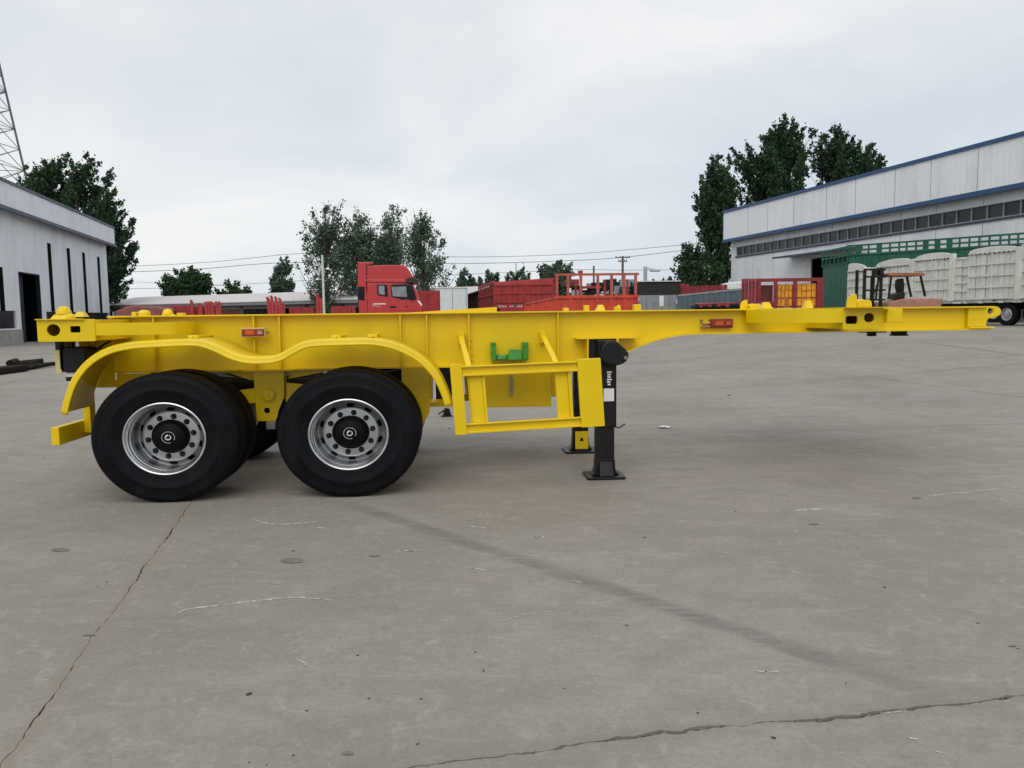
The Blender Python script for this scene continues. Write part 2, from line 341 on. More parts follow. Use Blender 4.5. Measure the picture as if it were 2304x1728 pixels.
for i in range(-9, 8):
    for j in range(-1, 10):
        c = J0 + EA * (i + .5) * SA + DB * (j + .5) * SB
        if c.y < -3 or abs(c.x) > .80 * max(c.y, 0) + 7.5: continue
        near = -1 <= i <= 1 and -1 <= j <= 1
        n = 620 if near and i in (0, -1) and j in (0, -1) else 200 if near else 8
        tt = [k / n for k in range(n)]
        ring = [edge_pt(i, j, 's', t) for t in tt] + [edge_pt(i, j, 'e', t) for t in tt] + [edge_pt(i, j, 'n', 1 - t) for t in tt] + [edge_pt(i, j, 'w', 1 - t) for t in tt]
        b = MB(); R_ = len(ring); dz = random.uniform(-.003, .003) if not near else 0
        if near or c.y < 15 or c.x < -2:
            b.add([(p.x, p.y, hgt(p.x, p.y) + dz) for p in ring] + [(p.x, p.y, hgt(p.x, p.y) - .05) for p in ring], [tuple(range(R_))] + [(k, k + R_, (k + 1) % R_ + R_, (k + 1) % R_) for k in range(R_)])
        else:
            q = 8; b.add([(lambda p: (p.x, p.y, hgt(p.x, p.y) + dz))(edge_pt(i, j, 's', u / q).lerp(edge_pt(i, j, 'n', u / q), v / q)) for v in range(q + 1) for u in range(q + 1)],
                         [(v * (q + 1) + u, v * (q + 1) + u + 1, (v + 1) * (q + 1) + u + 1, (v + 1) * (q + 1) + u) for v in range(q) for u in range(q)])
        b.build('slab', CONC, ground)
def scrape(pts, w, m=CHALK, z=.002, ragged=.75):
    b = MB(); q = [(x + random.uniform(-.3, .3) * w, y + random.uniform(-.3, .3) * w) for x, y in spline([(G(x, y).x, G(x, y).y) for x, y in pts], 14)]; n = len(q)
    for k, (x, y) in enumerate(q):
        a = Vector(q[max(0, k - 1)]); c = Vector(q[min(n - 1, k + 1)]); d = (c - a).normalized(); h = w * .5 * (1 - ragged + ragged * 2 * random.random()) * min(1, .25 + 3 * min(k, n - 1 - k) / n)
        b.v += [(x - d.y * h, y + d.x * h, z), (x + d.y * h, y - d.x * h, z)]
    b.f = [(2 * k, 2 * k + 1, 2 * k + 3, 2 * k + 2) for k in range(n - 1) if random.random() < .93]
    return b.build('scrape_mark', m, ground)
scrape([(385, 1390), (420, 1372), (500, 1362), (580, 1352), (660, 1345), (700, 1347), (760, 1352)], .012)
scrape([(570, 1168), (600, 1178), (640, 1180), (690, 1176), (730, 1172)], .020); scrape([(690, 1186), (720, 1188), (748, 1190)], .012)
scrape([(2078, 1117), (2150, 1110), (2250, 1100), (2300, 1096)], .022); scrape([(2260, 1134), (2300, 1146)], .010)
scrape([(1050, 1184), (1080, 1187), (1100, 1190)], .02); scrape([(1200, 1208), (1225, 1210)], .03); scrape([(905, 1238), (925, 1240), (945, 1237)], .018)
scrape([(1052, 1279), (1072, 1280), (1095, 1285)], .012); scrape([(665, 1484), (690, 1494), (680, 1500)], .008); scrape([(1700, 1510), (1730, 1513), (1755, 1510)], .012)
scrape([(1780, 1150), (1840, 1146), (1900, 1148)], .03); scrape([(2100, 1690), (2130, 1697)], .006); scrape([(2040, 1660), (2065, 1664)], .008); scrape([(1985, 1606), (2040, 1600)], .006)
scrape([(1290, 1306), (1310, 1312)], .01); scrape([(1120, 1400), (1180, 1385), (1240, 1376)], .006)
STAIN = mat('old_oil_stain', (.165, .152, .130), .75, var=.2, scale=12)
for x, y, w, h in ((135, 1238, 20, 4), (657, 1262, 26, 6), (842, 1251, 12, 2.5), (200, 1430, 14, 2), (782, 1696, 13, 4), (2278, 1454, 10, 2), (2062, 1121, 10, 2), (1830, 1180, 10, 2)):
    ring = [G(x + w * math.cos(a * PI / 12) * (1 + .25 * n1d(a * .6, x)), y + h * math.sin(a * PI / 12) * (1 + .25 * n1d(a * .7, y))) for a in range(24)]
    MB().add([(p.x, p.y, .0035) for p in ring], [tuple(range(24))]).build('oil_stain', STAIN, ground)
# ================================================================== the yellow container chassis
TF = Fr(Vector((-1.4458, 7.3725, 0)), math.radians(4.5))
tr = empty('container_chassis_trailer', TF.o, TF.a, label='bright yellow two-axle skeletal container trailer parked in the foreground', cat='trailer')
WB = 1.03; WT = 1.512
goose = [(2.20, WB), (2.30, 1.075), (2.462, 1.143), (2.62, 1.205), (2.767, 1.252), (2.95, 1.286), (3.117, 1.297), (3.6, 1.300), (5.96, 1.303)]
bot = [(-2.10, WB), (-1.0, WB), (0, WB), (1.2, WB)] + spline(goose, 3)
beams = {}
for sg in (-1, 1):
    v = sg * .5; b = MB()
    outl = bot + [(5.96, WT - .012), (-2.10, WT - .012)]
    b.prism(outl, v - .006, v + .006)
    beams[sg] = b.build('main_beam', YEL, tr)
    MB().box((-2.10, v - .075, WT - .014), (5.93, v + .075, WT)).build('top_flange', YEL, beams[sg], bevel=.003)
    MB().ribbon(bot, .014, v - .075, v + .075).build('bottom_flange', YEL, beams[sg], smooth=30)
    for u in (-1.72, -.868, -.648, .411, .647, 1.023, 1.83):
        lo = WB + .001
        MB().box((u - .006, v + sg * .006, lo), (u + .006, v + sg * .066, WT - .015)).build('stiffener', YEL, beams[sg], bevel=.002)
    # nose plate with its eye and hook
    nose = [(5.76, 1.318), (5.945, 1.318), (5.945, 1.36)] + [(5.945 + .02 * t, 1.36 + .035 * t ** .6) for t in (.3, .6, 1)] + [(6.03, 1.405), (6.075, 1.425), (6.09, 1.455), (6.085, 1.48), (6.06, 1.502), (6.02, 1.512), (5.76, 1.512)]
    MB().prism(nose, v - .045 if sg < 0 else v + .015, v - .012 if sg < 0 else v + .045, [rrect(5.955, 6.015, 1.438, 1.492, .018)]).build('nose_plate', YEL, tr, bevel=.004)
    MB().box((5.75, v - .09, 1.30), (6.0, v + .075, 1.317)).build('nose_foot', YEL, tr, bevel=.006)
# cross members between the beams
for u, z0, z1 in ((-1.95, 1.08, 1.45), (-1.2, 1.1, 1.4), (-.3, 1.1, 1.4), (.55, 1.1, 1.42), (1.3, 1.1, 1.42), (1.95, 1.1, 1.42), (2.8, 1.33, 1.47), (3.5, 1.33, 1.47), (5.0, 1.33, 1.47), (5.85, 1.33, 1.49)):
    MB().box((u - .04, -.493, z0), (u + .04, .493, z0 + .012)).box((u - .04, -.493, z1 - .012), (u + .04, .493, z1)).box((u - .005, -.493, z0 + .012), (u + .005, .493, z1 - .012)).build('cross_member', YEL, tr)
MB().box((4.2, -.42, 1.285), (5.6, .42, 1.298)).build('coupling_plate', YEL, tr)
MB().box((5.02, -.09, 1.262), (5.22, .09, 1.285)).lathez([(.045, 1.225), (.045, 1.262)], (5.12, 0, 0), 20).build('king_pin', BLK, tr)
ka, kz = TF.T(2014, 756, -.3); kb = TF.T(2044, 756, -.3)[0]
MB().box((ka + .012, -.30, kz + .014), (kb - .012, -.2, 1.285)).prism([(ka, kz), (kb, kz), (kb - .008, kz + .014), (ka + .008, kz + .014)], -.31, -.19).build('stop_block', BLK, tr, bevel=.004)
# rear bolster: hollow box right across, end plates pierced
def bolster(u0, u1, z0, z1, holes, hole_z=None):
    b = MB(); t = .012
    b.box((u0, -1.19, z1 - t), (u1, 1.19, z1)).box((u0, -1.19, z0), (u1, 1.19, z0 + t)).box((u0, -1.19, z0 + t), (u0 + t, 1.19, z1 - t)).box((u1 - t, -1.19, z0 + t), (u1, 1.19, z1 - t))
    o = b.build('bolster', YEL, tr)
    for sg in (-1, 1): MB().prism(rrect(u0 - .004, u1 + .004, z0 - .004, z1 + .004, .008), sg * 1.19, sg * 1.204, holes).build('end_plate', YEL, o, bevel=.002)
    return o
rb = bolster(-2.355, -1.93, 1.318, 1.484, [circ(-2.238, 1.404, .047, 24, 1.08), rrect(-2.112, -2.035, 1.383, 1.434, .008)])
for sg in (-1, 1):      # folded edge of the rear bolster
    MB().box((-2.36, sg * 1.215 - .012, 1.484), (-2.0, sg * 1.215 + .012, 1.492)).build('top_edge', YEL, rb)
fb = bolster(4.182, 4.535, 1.330, 1.506, [rrect(4.20, 4.305, 1.372, 1.440, .018), rrect(4.362, 4.452, 1.385, 1.462, .036, 5)])
for z in (1.49,): MB().box((4.18, -1.3, 1.506), (4.54, 1.3, 1.513)).build('top_plate', YEL, fb)
for sg in (-1, 1):
    MB().box((4.54, sg * 1.2 - .05, 1.380), (4.675, sg * 1.2 + .05, 1.496)).build('end_step', YEL, fb, bevel=.004)
    MB().bar((4.62, sg * 1.15, 1.435), (4.80, sg * .56, 1.435), .06, .11).build('stay_arm', YEL, tr)
    # curved outrigger arms between bolster and beam
    p = spline([(-1.93, sg * 1.15), (-1.66, sg * 1.14), (-1.46, sg * 1.07), (-1.40, sg * .93), (-1.40, sg * .58)], 6); b = MB()
    for a, c in zip(p[:-1], p[1:]):
        a = Vector((*a, 0)); c = Vector((*c, 0))
    for kk, (x, y) in enumerate(p):
        a = Vector(p[max(0, kk - 1)]); c = Vector(p[min(len(p) - 1, kk + 1)]); d = (c - a).normalized(); nn = Vector((-d.y, d.x)) * .045
        b.v += [(x - nn.x, y - nn.y, 1.358), (x + nn.x, y + nn.y, 1.358), (x + nn.x, y + nn.y, 1.455), (x - nn.x, y - nn.y, 1.455)]
    for kk in range(len(p) - 1):
        for q in range(4): b.f.append((kk * 4 + q, kk * 4 + (q + 1) % 4, kk * 4 + 4 + (q + 1) % 4, kk * 4 + 4 + q))
    b.f += [(0, 1, 2, 3), tuple(len(b.v) - 4 + q for q in range(4))]
    b.build('outrigger_arm', YEL, tr, smooth=30)
    p = spline([(3.62, sg * .56), (3.72, sg * .80), (3.92, sg * 1.06), (4.10, sg * 1.14), (4.19, sg * 1.155)], 6); b = MB()
    for kk, (x, y) in enumerate(p):
        a = Vector(p[max(0, kk - 1)]); c = Vector(p[min(len(p) - 1, kk + 1)]); d = (c - a).normalized(); nn = Vector((-d.y, d.x)) * .045
        b.v += [(x - nn.x, y - nn.y, 1.385), (x + nn.x, y + nn.y, 1.385), (x + nn.x, y + nn.y, 1.503), (x - nn.x, y - nn.y, 1.503)]
    for kk in range(len(p) - 1):
        for q in range(4): b.f.append((kk * 4 + q, kk * 4 + (q + 1) % 4, kk * 4 + 4 + (q + 1) % 4, kk * 4 + 4 + q))
    b.f += [(0, 1, 2, 3), tuple(len(b.v) - 4 + q for q in range(4))]
    b.build('outrigger_arm', YEL, tr, smooth=30)
    # twist lock cones and container guides
    MB().hexa([(-2.275, sg * 1.12 - .07, 1.484), (-2.125, sg * 1.12 - .07, 1.484), (-2.125, sg * 1.12 + .07, 1.484), (-2.275, sg * 1.12 + .07, 1.484)],
              [(-2.245, sg * 1.12 - .05, 1.525), (-2.14, sg * 1.12 - .05, 1.525), (-2.14, sg * 1.12 + .05, 1.525), (-2.245, sg * 1.12 + .05, 1.525)]).lathez([(.058, 1.525), (.052, 1.555), (.042, 1.575), (.026, 1.587), (.008, 1.591)], (-2.192, sg * 1.12, 0), 16).lathez([(.03, 1.484), (.03, 1.512), (.018, 1.53)], (-2.118, sg * 1.12 - .05, 0), 12).build('twist_lock', YEL, tr, bevel=.006)
    fin = [(4.205, 1.513), (4.207, 1.555), (4.215, 1.585), (4.232, 1.607), (4.262, 1.622), (4.285, 1.626), (4.291, 1.60), (4.292, 1.513)]
    MB().prism(fin, sg * 1.2 - .012, sg * 1.2 + .012).build('container_guide', YEL, tr, bevel=.003)
    hump = [(4.292, 1.513), (4.296, 1.535)] + [(4.335 + .05 * math.cos(a) , 1.545 + .035 * math.sin(a)) for a in (PI * .9, PI * .7, PI * .5, PI * .3)] + [(4.40, 1.575), (4.418, 1.558), (4.424, 1.513)]
    MB().prism(hump, sg * 1.17 - .05, sg * 1.17 + .05).build('twist_lock', YEL, tr, bevel=.008)
def bump_at(x, y, v, w, h, kind='pad'):                 # small fittings standing on the deck, place read from the photograph
    u, z = TF.T(x, y, v); z = WT; h *= .82; b = MB()
    if kind == 'pad': b.box((u - w / 2, v - .05, z), (u + w / 2, v + .05, z + h))
    elif kind == 'cone': b.hexa([(u - w / 2, v - .06, z), (u + w / 2, v - .06, z), (u + w / 2, v + .06, z), (u - w / 2, v + .06, z)], [(u - w * .2, v - .03, z + h), (u + w * .28, v - .03, z + h), (u + w * .28, v + .03, z + h), (u - w * .2, v + .03, z + h)])
    else: b.box((u - w / 2, v - .05, z), (u - w * .25, v + .05, z + h * .7)).lathez([(w * .34, z), (w * .34, z + h * .55), (w * .27, z + h * .85), (w * .12, z + h)], (u + w * .12, v, 0), 14)
    b.build('deck_fitting', YEL, tr, bevel=.006)
bump_at(182, 712, 1.1, .13, .07, 'cone'); bump_at(320, 706, .5, .17, .075, 'lock'); bump_at(408, 706, .5, .06, .035)
bump_at(1273, 697, .55, .05, .045); bump_at(1319, 695, .55, .05, .075); bump_at(1350, 695, .55, .10, .08, 'cone'); bump_at(1390, 694, .55, .07, .075, 'lock'); bump_at(1433, 694, .55, .07, .08)
bump_at(1722, 692, -.45, .10, .075, 'cone'); bump_at(1817, 690, .6, .09, .11, 'cone')
b = MB(); b.hexa([(.30, 1.12, 1.51), (1.38, 1.12, 1.51), (1.38, 1.22, 1.51), (.30, 1.22, 1.51)], [(.30, 1.12, 1.515), (1.38, 1.12, 1.572), (1.38, 1.22, 1.572), (.30, 1.22, 1.515)])
b.build('far_side_ramp_arm', YEL, tr, bevel=.004); MB().box((1.385, 1.14, 1.525), (1.41, 1.2, 1.56)).build('arm_end_cap', DARK, tr)
MB().box((.30, .52, 1.45), (1.38, 1.2, 1.505)).build('far_side_outrigger', YEL, tr)
# wheels: rim disc, tyre, hub cap, nuts
SXW = 1.105
def wheel(u, v0, sg, detail=True):
    """outer face at v0, sg -1 faces the viewer; the tyre is .28 wide"""
    R0 = .522; t = MB()
    def pr(lst): return [(r, (y if sg < 0 else -y)) for r, y in lst]
    prof = [(.293, .03), (.300, .012), (.320, .003), (.345, .006), (.350, .0035), (.40, -.004), (.405, .000), (.45, .001), (.475, .006), (.478, .003), (.497, .010), (.513, .022), (.524, .036),
            (.528, .055), (.528, .078), (.516, .081), (.516, .090), (.529, .093), (.529, .128), (.516, .131), (.516, .149), (.529, .152), (.529, .187), (.516, .19), (.516, .199), (.528, .202), (.528, .228),
            (.520, .246), (.497, .268), (.45, .278), (.38, .276), (.30, .262), (.293, .25)]
    w = MB()
    rimp = [(.288, .030), (.296, .016), (.295, .006), (.288, .002), (.280, .006), (.277, .018), (.268, .026), (.262, .040), (.264, .052), (.256, .060), (.253, .075), (.249, .21), (.262, .235), (.285, .245)]
    w.lathe(pr(rimp), (u, v0, R0), 72, SXW)
    wo = w.build('wheel', RIM, tr, smooth=50)
    t.lathe(pr(prof), (u, v0, R0), 96, SXW)
    ym = v0 - sg * .14                                    # flattened and slightly bulged where it bears on the ground
    t.v = [(x, ym + (y_ - ym) * (1 + .05 * max(0, 1 - z / .16)), max(z, .0025)) for x, y_, z in t.v]
    t.build('tyre', TYR, wo, smooth=40)
    if not detail: 
        MB().lathe(pr([(.249, .15), (.06, .15)]), (u, v0, R0), 32, SXW).build('wheel_disc', DISC, wo); return
    d = MB(); d.lathe(pr([(.250, .196), (.242, .202), (.230, .196), (.212, .164), (.204, .158), (.194, .156), (.128, .156), (.128, .18)]), (u, v0, R0), 72, SXW).build('wheel_disc', DISC, wo, smooth=35)
    h0 = None
    for k in range(10):                                  # hand holes in the dish
        a = 2 * PI * (k + .5) / 10; q = MB(); r0, r1, da = .2135, .2405, .10
        da = .125; pts = [(r0, a - da * .8), (r0, a + da * .8), ((r0 + r1) / 2, a + da), (r1, a + da * .75), (r1, a - da * .75), ((r0 + r1) / 2, a - da)]
        q.add([(u + SXW * r * math.cos(x), v0 - sg * (.161 + (r - .2135) * 1.55 - .004), R0 + r * math.sin(x)) for r, x in pts], [tuple(range(6))]).build('hand_hole', DARK, wo)
    for k in range(10):
        a = 2 * PI * (k + .25) / 10; c = (u + SXW * .166 * math.cos(a), v0 - sg * .156, R0 + .166 * math.sin(a))
        q = MB(); q.lathe([(.0005, sg * .026), (.011, sg * .025), (.0165, sg * .018), (.0195, sg * .005), (.0235, sg * .0045), (.0235, 0)], c, 12); q.build('wheel_nut', BLK, wo, smooth=35)
    hc = MB().lathe(pr([(.139, .158), (.139, .146), (.136, .140), (.126, .134), (.120, .118), (.112, .105), (.096, .097), (.0675, .093), (.064, .090), (.048, .0885), (.0005, .088)]), (u, v0, R0), 48, SXW).build('hub_cap', mat('hub_black', (.0035, .0035, .004), .5, var=.2, spec=.12), wo, smooth=35)
    y = v0 - sg * .0870; q = MB()                       # ring and swirl emblem in white
    def arc(r0, r1, a0, a1, taper=0):
        n = 14; vs = []; fs = []
        for k in range(n + 1):
            a = a0 + (a1 - a0) * k / n; f = 1 - taper * k / n; mid_ = (r0 + r1) / 2; hw = (r1 - r0) / 2 * f
            vs += [(u + SXW * (mid_ - hw) * math.cos(a), y, R0 + (mid_ - hw) * math.sin(a)), (u + SXW * (mid_ + hw) * math.cos(a), y, R0 + (mid_ + hw) * math.sin(a))]
        for k in range(n): fs.append((2 * k, 2 * k + 1, 2 * k + 3, 2 * k + 2))
        q.add(vs, fs)
    arc(.0455, .048, -.5, 1.70 * PI - .25); arc(.012, .024, .50 * PI, 1.02 * PI, .3); arc(.014, .023, -.70 * PI, .40 * PI, .55); arc(.018, .025, 1.08 * PI, 1.36 * PI, .2)
    q.build('emblem', WHT, wo)
for u in (-1.445, .012):
    wheel(u, -1.20, -1); wheel(u, -.865, -1, False); wheel(u, 1.20, 1); wheel(u, .865, 1, False)
    MB().tube([(u, -1.0, .53), (u, 1.0, .53)], .075, 16).build('axle', BLK, tr, smooth=40)
    for sg in (-1, 1):
        MB().lathe([(.20, -.08), (.20, .10)], (u, sg * .80, .53), 32, SXW).build('brake_drum', BLK, tr, smooth=40)
        b = MB()
        for k in range(5): b.ribbon([(u - .52 + .08 * k, .66 + .02 * k * .5), (u, .585 + .014 * k), (u + .52 - .08 * k, .66 + .02 * k * .5)], .013, sg * .5 - .045, sg * .5 + .045)
        b.build('leaf_spring', BLK, tr)
        MB().tube([(u + .2, sg * .36, .62), (u + .2, sg * .36, .80)], .085, 16).build('brake_chamber', BLK, tr, smooth=40)
# hangers
for sg in (-1, 1):
    def hang(outl, v, name='spring_hanger', holes=()):
        MB().prism(outl, sg * v - .006, sg * v + .006, holes).build('hanger_plate', YEL, tr, bevel=.003)
        x0 = min(p[0] for p in outl); x1 = max(p[0] for p in outl); z0 = min(p[1] for p in outl)
        MB().box((x0 + .01, sg * (v - .13), z0 + .16), (x0 + .022, sg * (v - .006), WB - .016)).box((x1 - .022, sg * (v - .13), z0 + .2), (x1 - .01, sg * (v - .006), WB - .016)).build('hanger_side', YEL, tr)
    hang([(-.873, 1.015), (-.872, .82), (-.862, .573), (-.705, .568), (-.686, .60), (-.672, .66), (-.628, .76), (-.618, .80), (-.612, 1.015)], .60, holes=[circ(-.772, .665, .026, 14)])
    MB().box((-.95, sg * .6 - .08, 1.0155), (-.52, sg * .6 + .08, 1.028)).build('hanger_pad', YEL, tr)
    MB().lathe([(.062, 0), (.062, sg * .018), (.05, sg * .024), (.048, sg * .03), (.016, sg * .032), (.014, sg * .045), (.001, sg * .045)], (-.752, sg * .606, .805), 24).build('pivot_boss', YEL, tr, smooth=40)
    MB().box((-.78, sg * .60 - .03, .50), (-.70, sg * .60 + .03, .568)).build('pivot_lug', STEEL, tr, bevel=.004)
    hang([(.415, 1.015), (.415, .50), (.56, .44), (.66, .62), (.664, 1.015)], .60)
    hang([(-2.02, 1.015), (-2.05, .93), (-2.02, .80), (-1.96, .66), (-1.80, .62), (-1.80, .86), (-1.74, 1.015)], .60)
    MB().hexa([(-1.35, sg * .58 - .03, .70), (-.87, sg * .58 - .03, .735), (-.87, sg * .58 + .03, .735), (-1.35, sg * .58 + .03, .70)], [(-1.35, sg * .58 - .03, .80), (-.87, sg * .58 - .03, .865), (-.87, sg * .58 + .03, .865), (-1.35, sg * .58 + .03, .80)]).build('radius_arm', YEL, tr, bevel=.003)
    MB().hexa([(-.60, sg * .56 - .03, .69), (-.1, sg * .56 - .03, .66), (-.1, sg * .56 + .03, .66), (-.60, sg * .56 + .03, .69)], [(-.60, sg * .56 - .03, .905), (-.1, sg * .56 - .03, .84), (-.1, sg * .56 + .03, .84), (-.60, sg * .56 + .03, .905)]).build('radius_arm', YEL, tr, bevel=.003)
    MB().prism([(-1.25, 1.015), (-1.1, .985), (-.95, .93), (-.88, .92), (-.88, 1.015)], sg * .46 - .006, sg * .46 + .006).build('gusset', YEL, tr)
    MB().prism([(-.60, 1.015), (-.60, .93), (-.5, .95), (-.3, .985), (-.12, 1.015)], sg * .46 - .006, sg * .46 + .006).build('gusset', YEL, tr)
MB().tube([(-1.9, .1, .86), (-.4, .1, .86)], .115, 20).build('air_tank', BLK, tr, smooth=40)
for pts in ([(-1.4, -.38, .97), (-1.0, -.36, .93), (-.6, -.38, .95), (-.1, -.36, .93), (.4, -.38, .99)], [(-1.2, -.3, .98), (-.8, -.33, .90), (-.3, -.3, .96), (.2, -.34, .9)]):
    MB().tube(spline(pts, 5), .009, 6).build('air_hose', BLK, tr, smooth=60)
MB().tube([(-1.35, .2, .985), (-.95, .2, 1.0)], .012, 8).build('air_pipe', WHT, tr, smooth=60)
# fenders
fpath = [(-2.228, .745), (-2.20, .85), (-2.147, .985), (-2.075, 1.095), (-1.975, 1.19), (-1.84, 1.262), (-1.70, 1.295), (-1.564, 1.308), (-1.35, 1.316), (-1.19, 1.318), (-1.10, 1.305), (-.99, 1.262), (-.90, 1.215), (-.818, 1.184), (-.74, 1.170), (-.66, 1.168), (-.58, 1.172), (-.51, 1.192), (-.43, 1.235), (-.35, 1.275), (-.27, 1.296), (-.17, 1.302),
         (0, 1.305), (.17, 1.306), (.28, 1.297), (.39, 1.272), (.49, 1.232), (.58, 1.182), (.66, 1.118), (.728, 1.044), (.785, .95), (.83, .84), (.856, .752)]
fp = spline(fpath, 3)
for sg in (-1, 1):
    b = MB(); sec = [(.68, 0.0), (1.13, 0), (1.16, .004), (1.188, .001), (1.199, -.006), (1.203, -.018), (1.203, -.040), (1.209, -.046), (1.207, -.053), (1.198, -.055)]; n = len(sec)
    for k, (x, z) in enumerate(fp):
        a = fp[max(0, k - 1)]; c = fp[min(len(fp) - 1, k + 1)]; d = Vector((c[0] - a[0], c[1] - a[1])).normalized()
        for vv, off in sec: b.v.append((x - d.y * off, sg * vv, z + d.x * off))
    for k in range(len(fp) - 1):
        for q in range(n - 1): b.f.append((k * n + q, k * n + q + 1, (k + 1) * n + q + 1, (k + 1) * n + q))
    f = b.build('fender', YEL, tr, smooth=50); md = f.modifiers.new('thickness', 'SOLIDIFY'); md.thickness = .004; md.offset = 0
    for u, z in ((-1.25, 1.318), (-.10, 1.303), (.20, 1.306)):
        MB().bar((u, sg * .5, z + .012), (u, sg * 1.05, z + .012), .03, .016).box((u - .03, sg * 1.0 - .03, z + .004), (u + .05, sg * 1.0 + .03, z + .03)).build('fender_bracket', YEL, f, bevel=.003)
# side guards
for sg in (-1, 1):
    v = sg * 1.2; A, B, C_, D_ = Vector((.846, 1.085)), Vector((.884, .500)), Vector((2.128, .548)), Vector((2.092, 1.117))
    def q2(s, t): return A.lerp(D_, s).lerp(B.lerp(C_, s), t)
    gd = None
    def pan(s0, s1, t0, t1, v0, v1, nm):
        p = [q2(s0, t1), q2(s1, t1), q2(s1, t0), q2(s0, t0)]; return MB().prism([tuple(x) for x in p], v0, v1).build(nm, YEL, gd if gd else tr, bevel=.004)
    gd = pan(0, .078, 0, 1, v - .02, v + .02, 'side_guard'); pan(.842, 1, 0, 1, v - .022, v + .022, 'end_panel')
    for t0, t1 in ((.03, .175), (.845, .985)):
        h = t1 - t0
        pan(.078, .842, t0 + h * .06, t1 - h * .06, v - .004, v + .012, 'guard_rail'); pan(.078, .842, t0, t0 + h * .14, v - .034, v + .012, 'rail_lip'); pan(.078, .842, t1 - h * .24, t1, v - .034, v + .012, 'rail_lip')
    for s0, s1 in ((.115, .205), (.69, .775)):
        pan(s0, s1, .175, .845, v + .008 * 1, v + .016, 'guard_upright'); pan(s0 - .006 if s0 < .5 else s1, s0 if s0 < .5 else s1 + .02, .175, .845, v - .012, v + .03, 'upright_lip'); pan(s1, s1 + .018, .175, .845, v - .006, v + .028, 'upright_lip')
    for u, du in ((.965, 1), (1.70, -1)):
        p = spline([(u - .015, 1.30), (u + .002, 1.22), (u + .022, 1.14), (u + .04, 1.06)], 5)
        b = MB(); n = len(p)
        for k, (x, z) in enumerate(p):
            vv = sg * (.62 + .54 * (k / (n - 1))); b.v += [(x - .022, vv - .012, z), (x + .022, vv - .012, z), (x + .022, vv + .012, z), (x - .022, vv + .012, z)]
        for k in range(n - 1):
            for q in range(4): b.f.append((4 * k + q, 4 * k + (q + 1) % 4, 4 * k + 4 + (q + 1) % 4, 4 * k + 4 + q))
        b.f += [(0, 1, 2, 3), tuple(4 * n - 4 + q for q in range(4))]; b.build('guard_stay', YEL, gd, smooth=40)
        MB().bar((u - .01, sg * .58, 1.275), (u - .01, sg * .505, 1.275), .05, .10).build('stay_foot', YEL, gd)
# green holder on the beam
b = MB().box((1.218, -.60, 1.075), (1.262, -.506, 1.237)).box((1.502, -.60, 1.075), (1.556, -.506, 1.237)).box((1.262, -.56, 1.075), (1.502, -.506, 1.125))
gb = b.build('chock_holder', GRN, tr, bevel=.004)
MB().hexa([(1.36, -.61, 1.075), (1.50, -.61, 1.075), (1.50, -.562, 1.075), (1.36, -.562, 1.075)], [(1.385, -.60, 1.18), (1.49, -.60, 1.17), (1.49, -.562, 1.17), (1.385, -.562, 1.18)]).build('holder_clip', GRN, gb, bevel=.006)
MB().hexa([(1.27, -.60, 1.08), (1.36, -.60, 1.08), (1.36, -.565, 1.08), (1.27, -.565, 1.08)], [(1.28, -.595, 1.118), (1.36, -.595, 1.125), (1.36, -.565, 1.125), (1.28, -.565, 1.118)]).build('holder_clip', GRN, gb, bevel=.008)
# tool box and its chain
u0, z1 = TF.T(1072, 833, .1); u1, _ = TF.T(1240, 833, .1); _, z0 = TF.T(1240, 914, .1)
tb = MB().box((u0 - .02, .1, z0), (u1, .75, z1 + .09)).build('tool_box', YEL, tr, bevel=.006)
MB().box((u0 - .02, .088, z0), (u1, .0995, z0 + .03)).box((u0 - .02, .090, z1 + .02), (u1, .0995, z1 + .026)).build('box_seam', YEL, tb)
MB().box((u1 + .02, .25, z0 + .10), (u1 + .22, .35, z1 + .1)).build('box_bracket', YEL, tb)
cu, cz = TF.T(1151, 846, .07)
b = MB()
for k in range(7):
    z = cz - k * .030; n = 14; ring = []
    for a in range(n + 1):
        t = 2 * PI * a / n; ca, sa = .016 * math.cos(t), .024 * math.sin(t)
        ring.append((cu + (ca if k % 2 else ca * .5) + random.uniform(-.003, .003), .07 + (ca * .8 if not k % 2 else 0), z + sa))
    b.tube(ring, .005, 6, False)
b.build('chain', GALV, tb, smooth=60)
# black boxes under the frame seen past the guard
MB().box((.70, .15, .60), (.86, .40, .98)).build('valve_box', BLK, tr, bevel=.01); MB().box((.62, -.2, .62), (.88, .1, .66)).build('valve_bracket', YEL, tr)
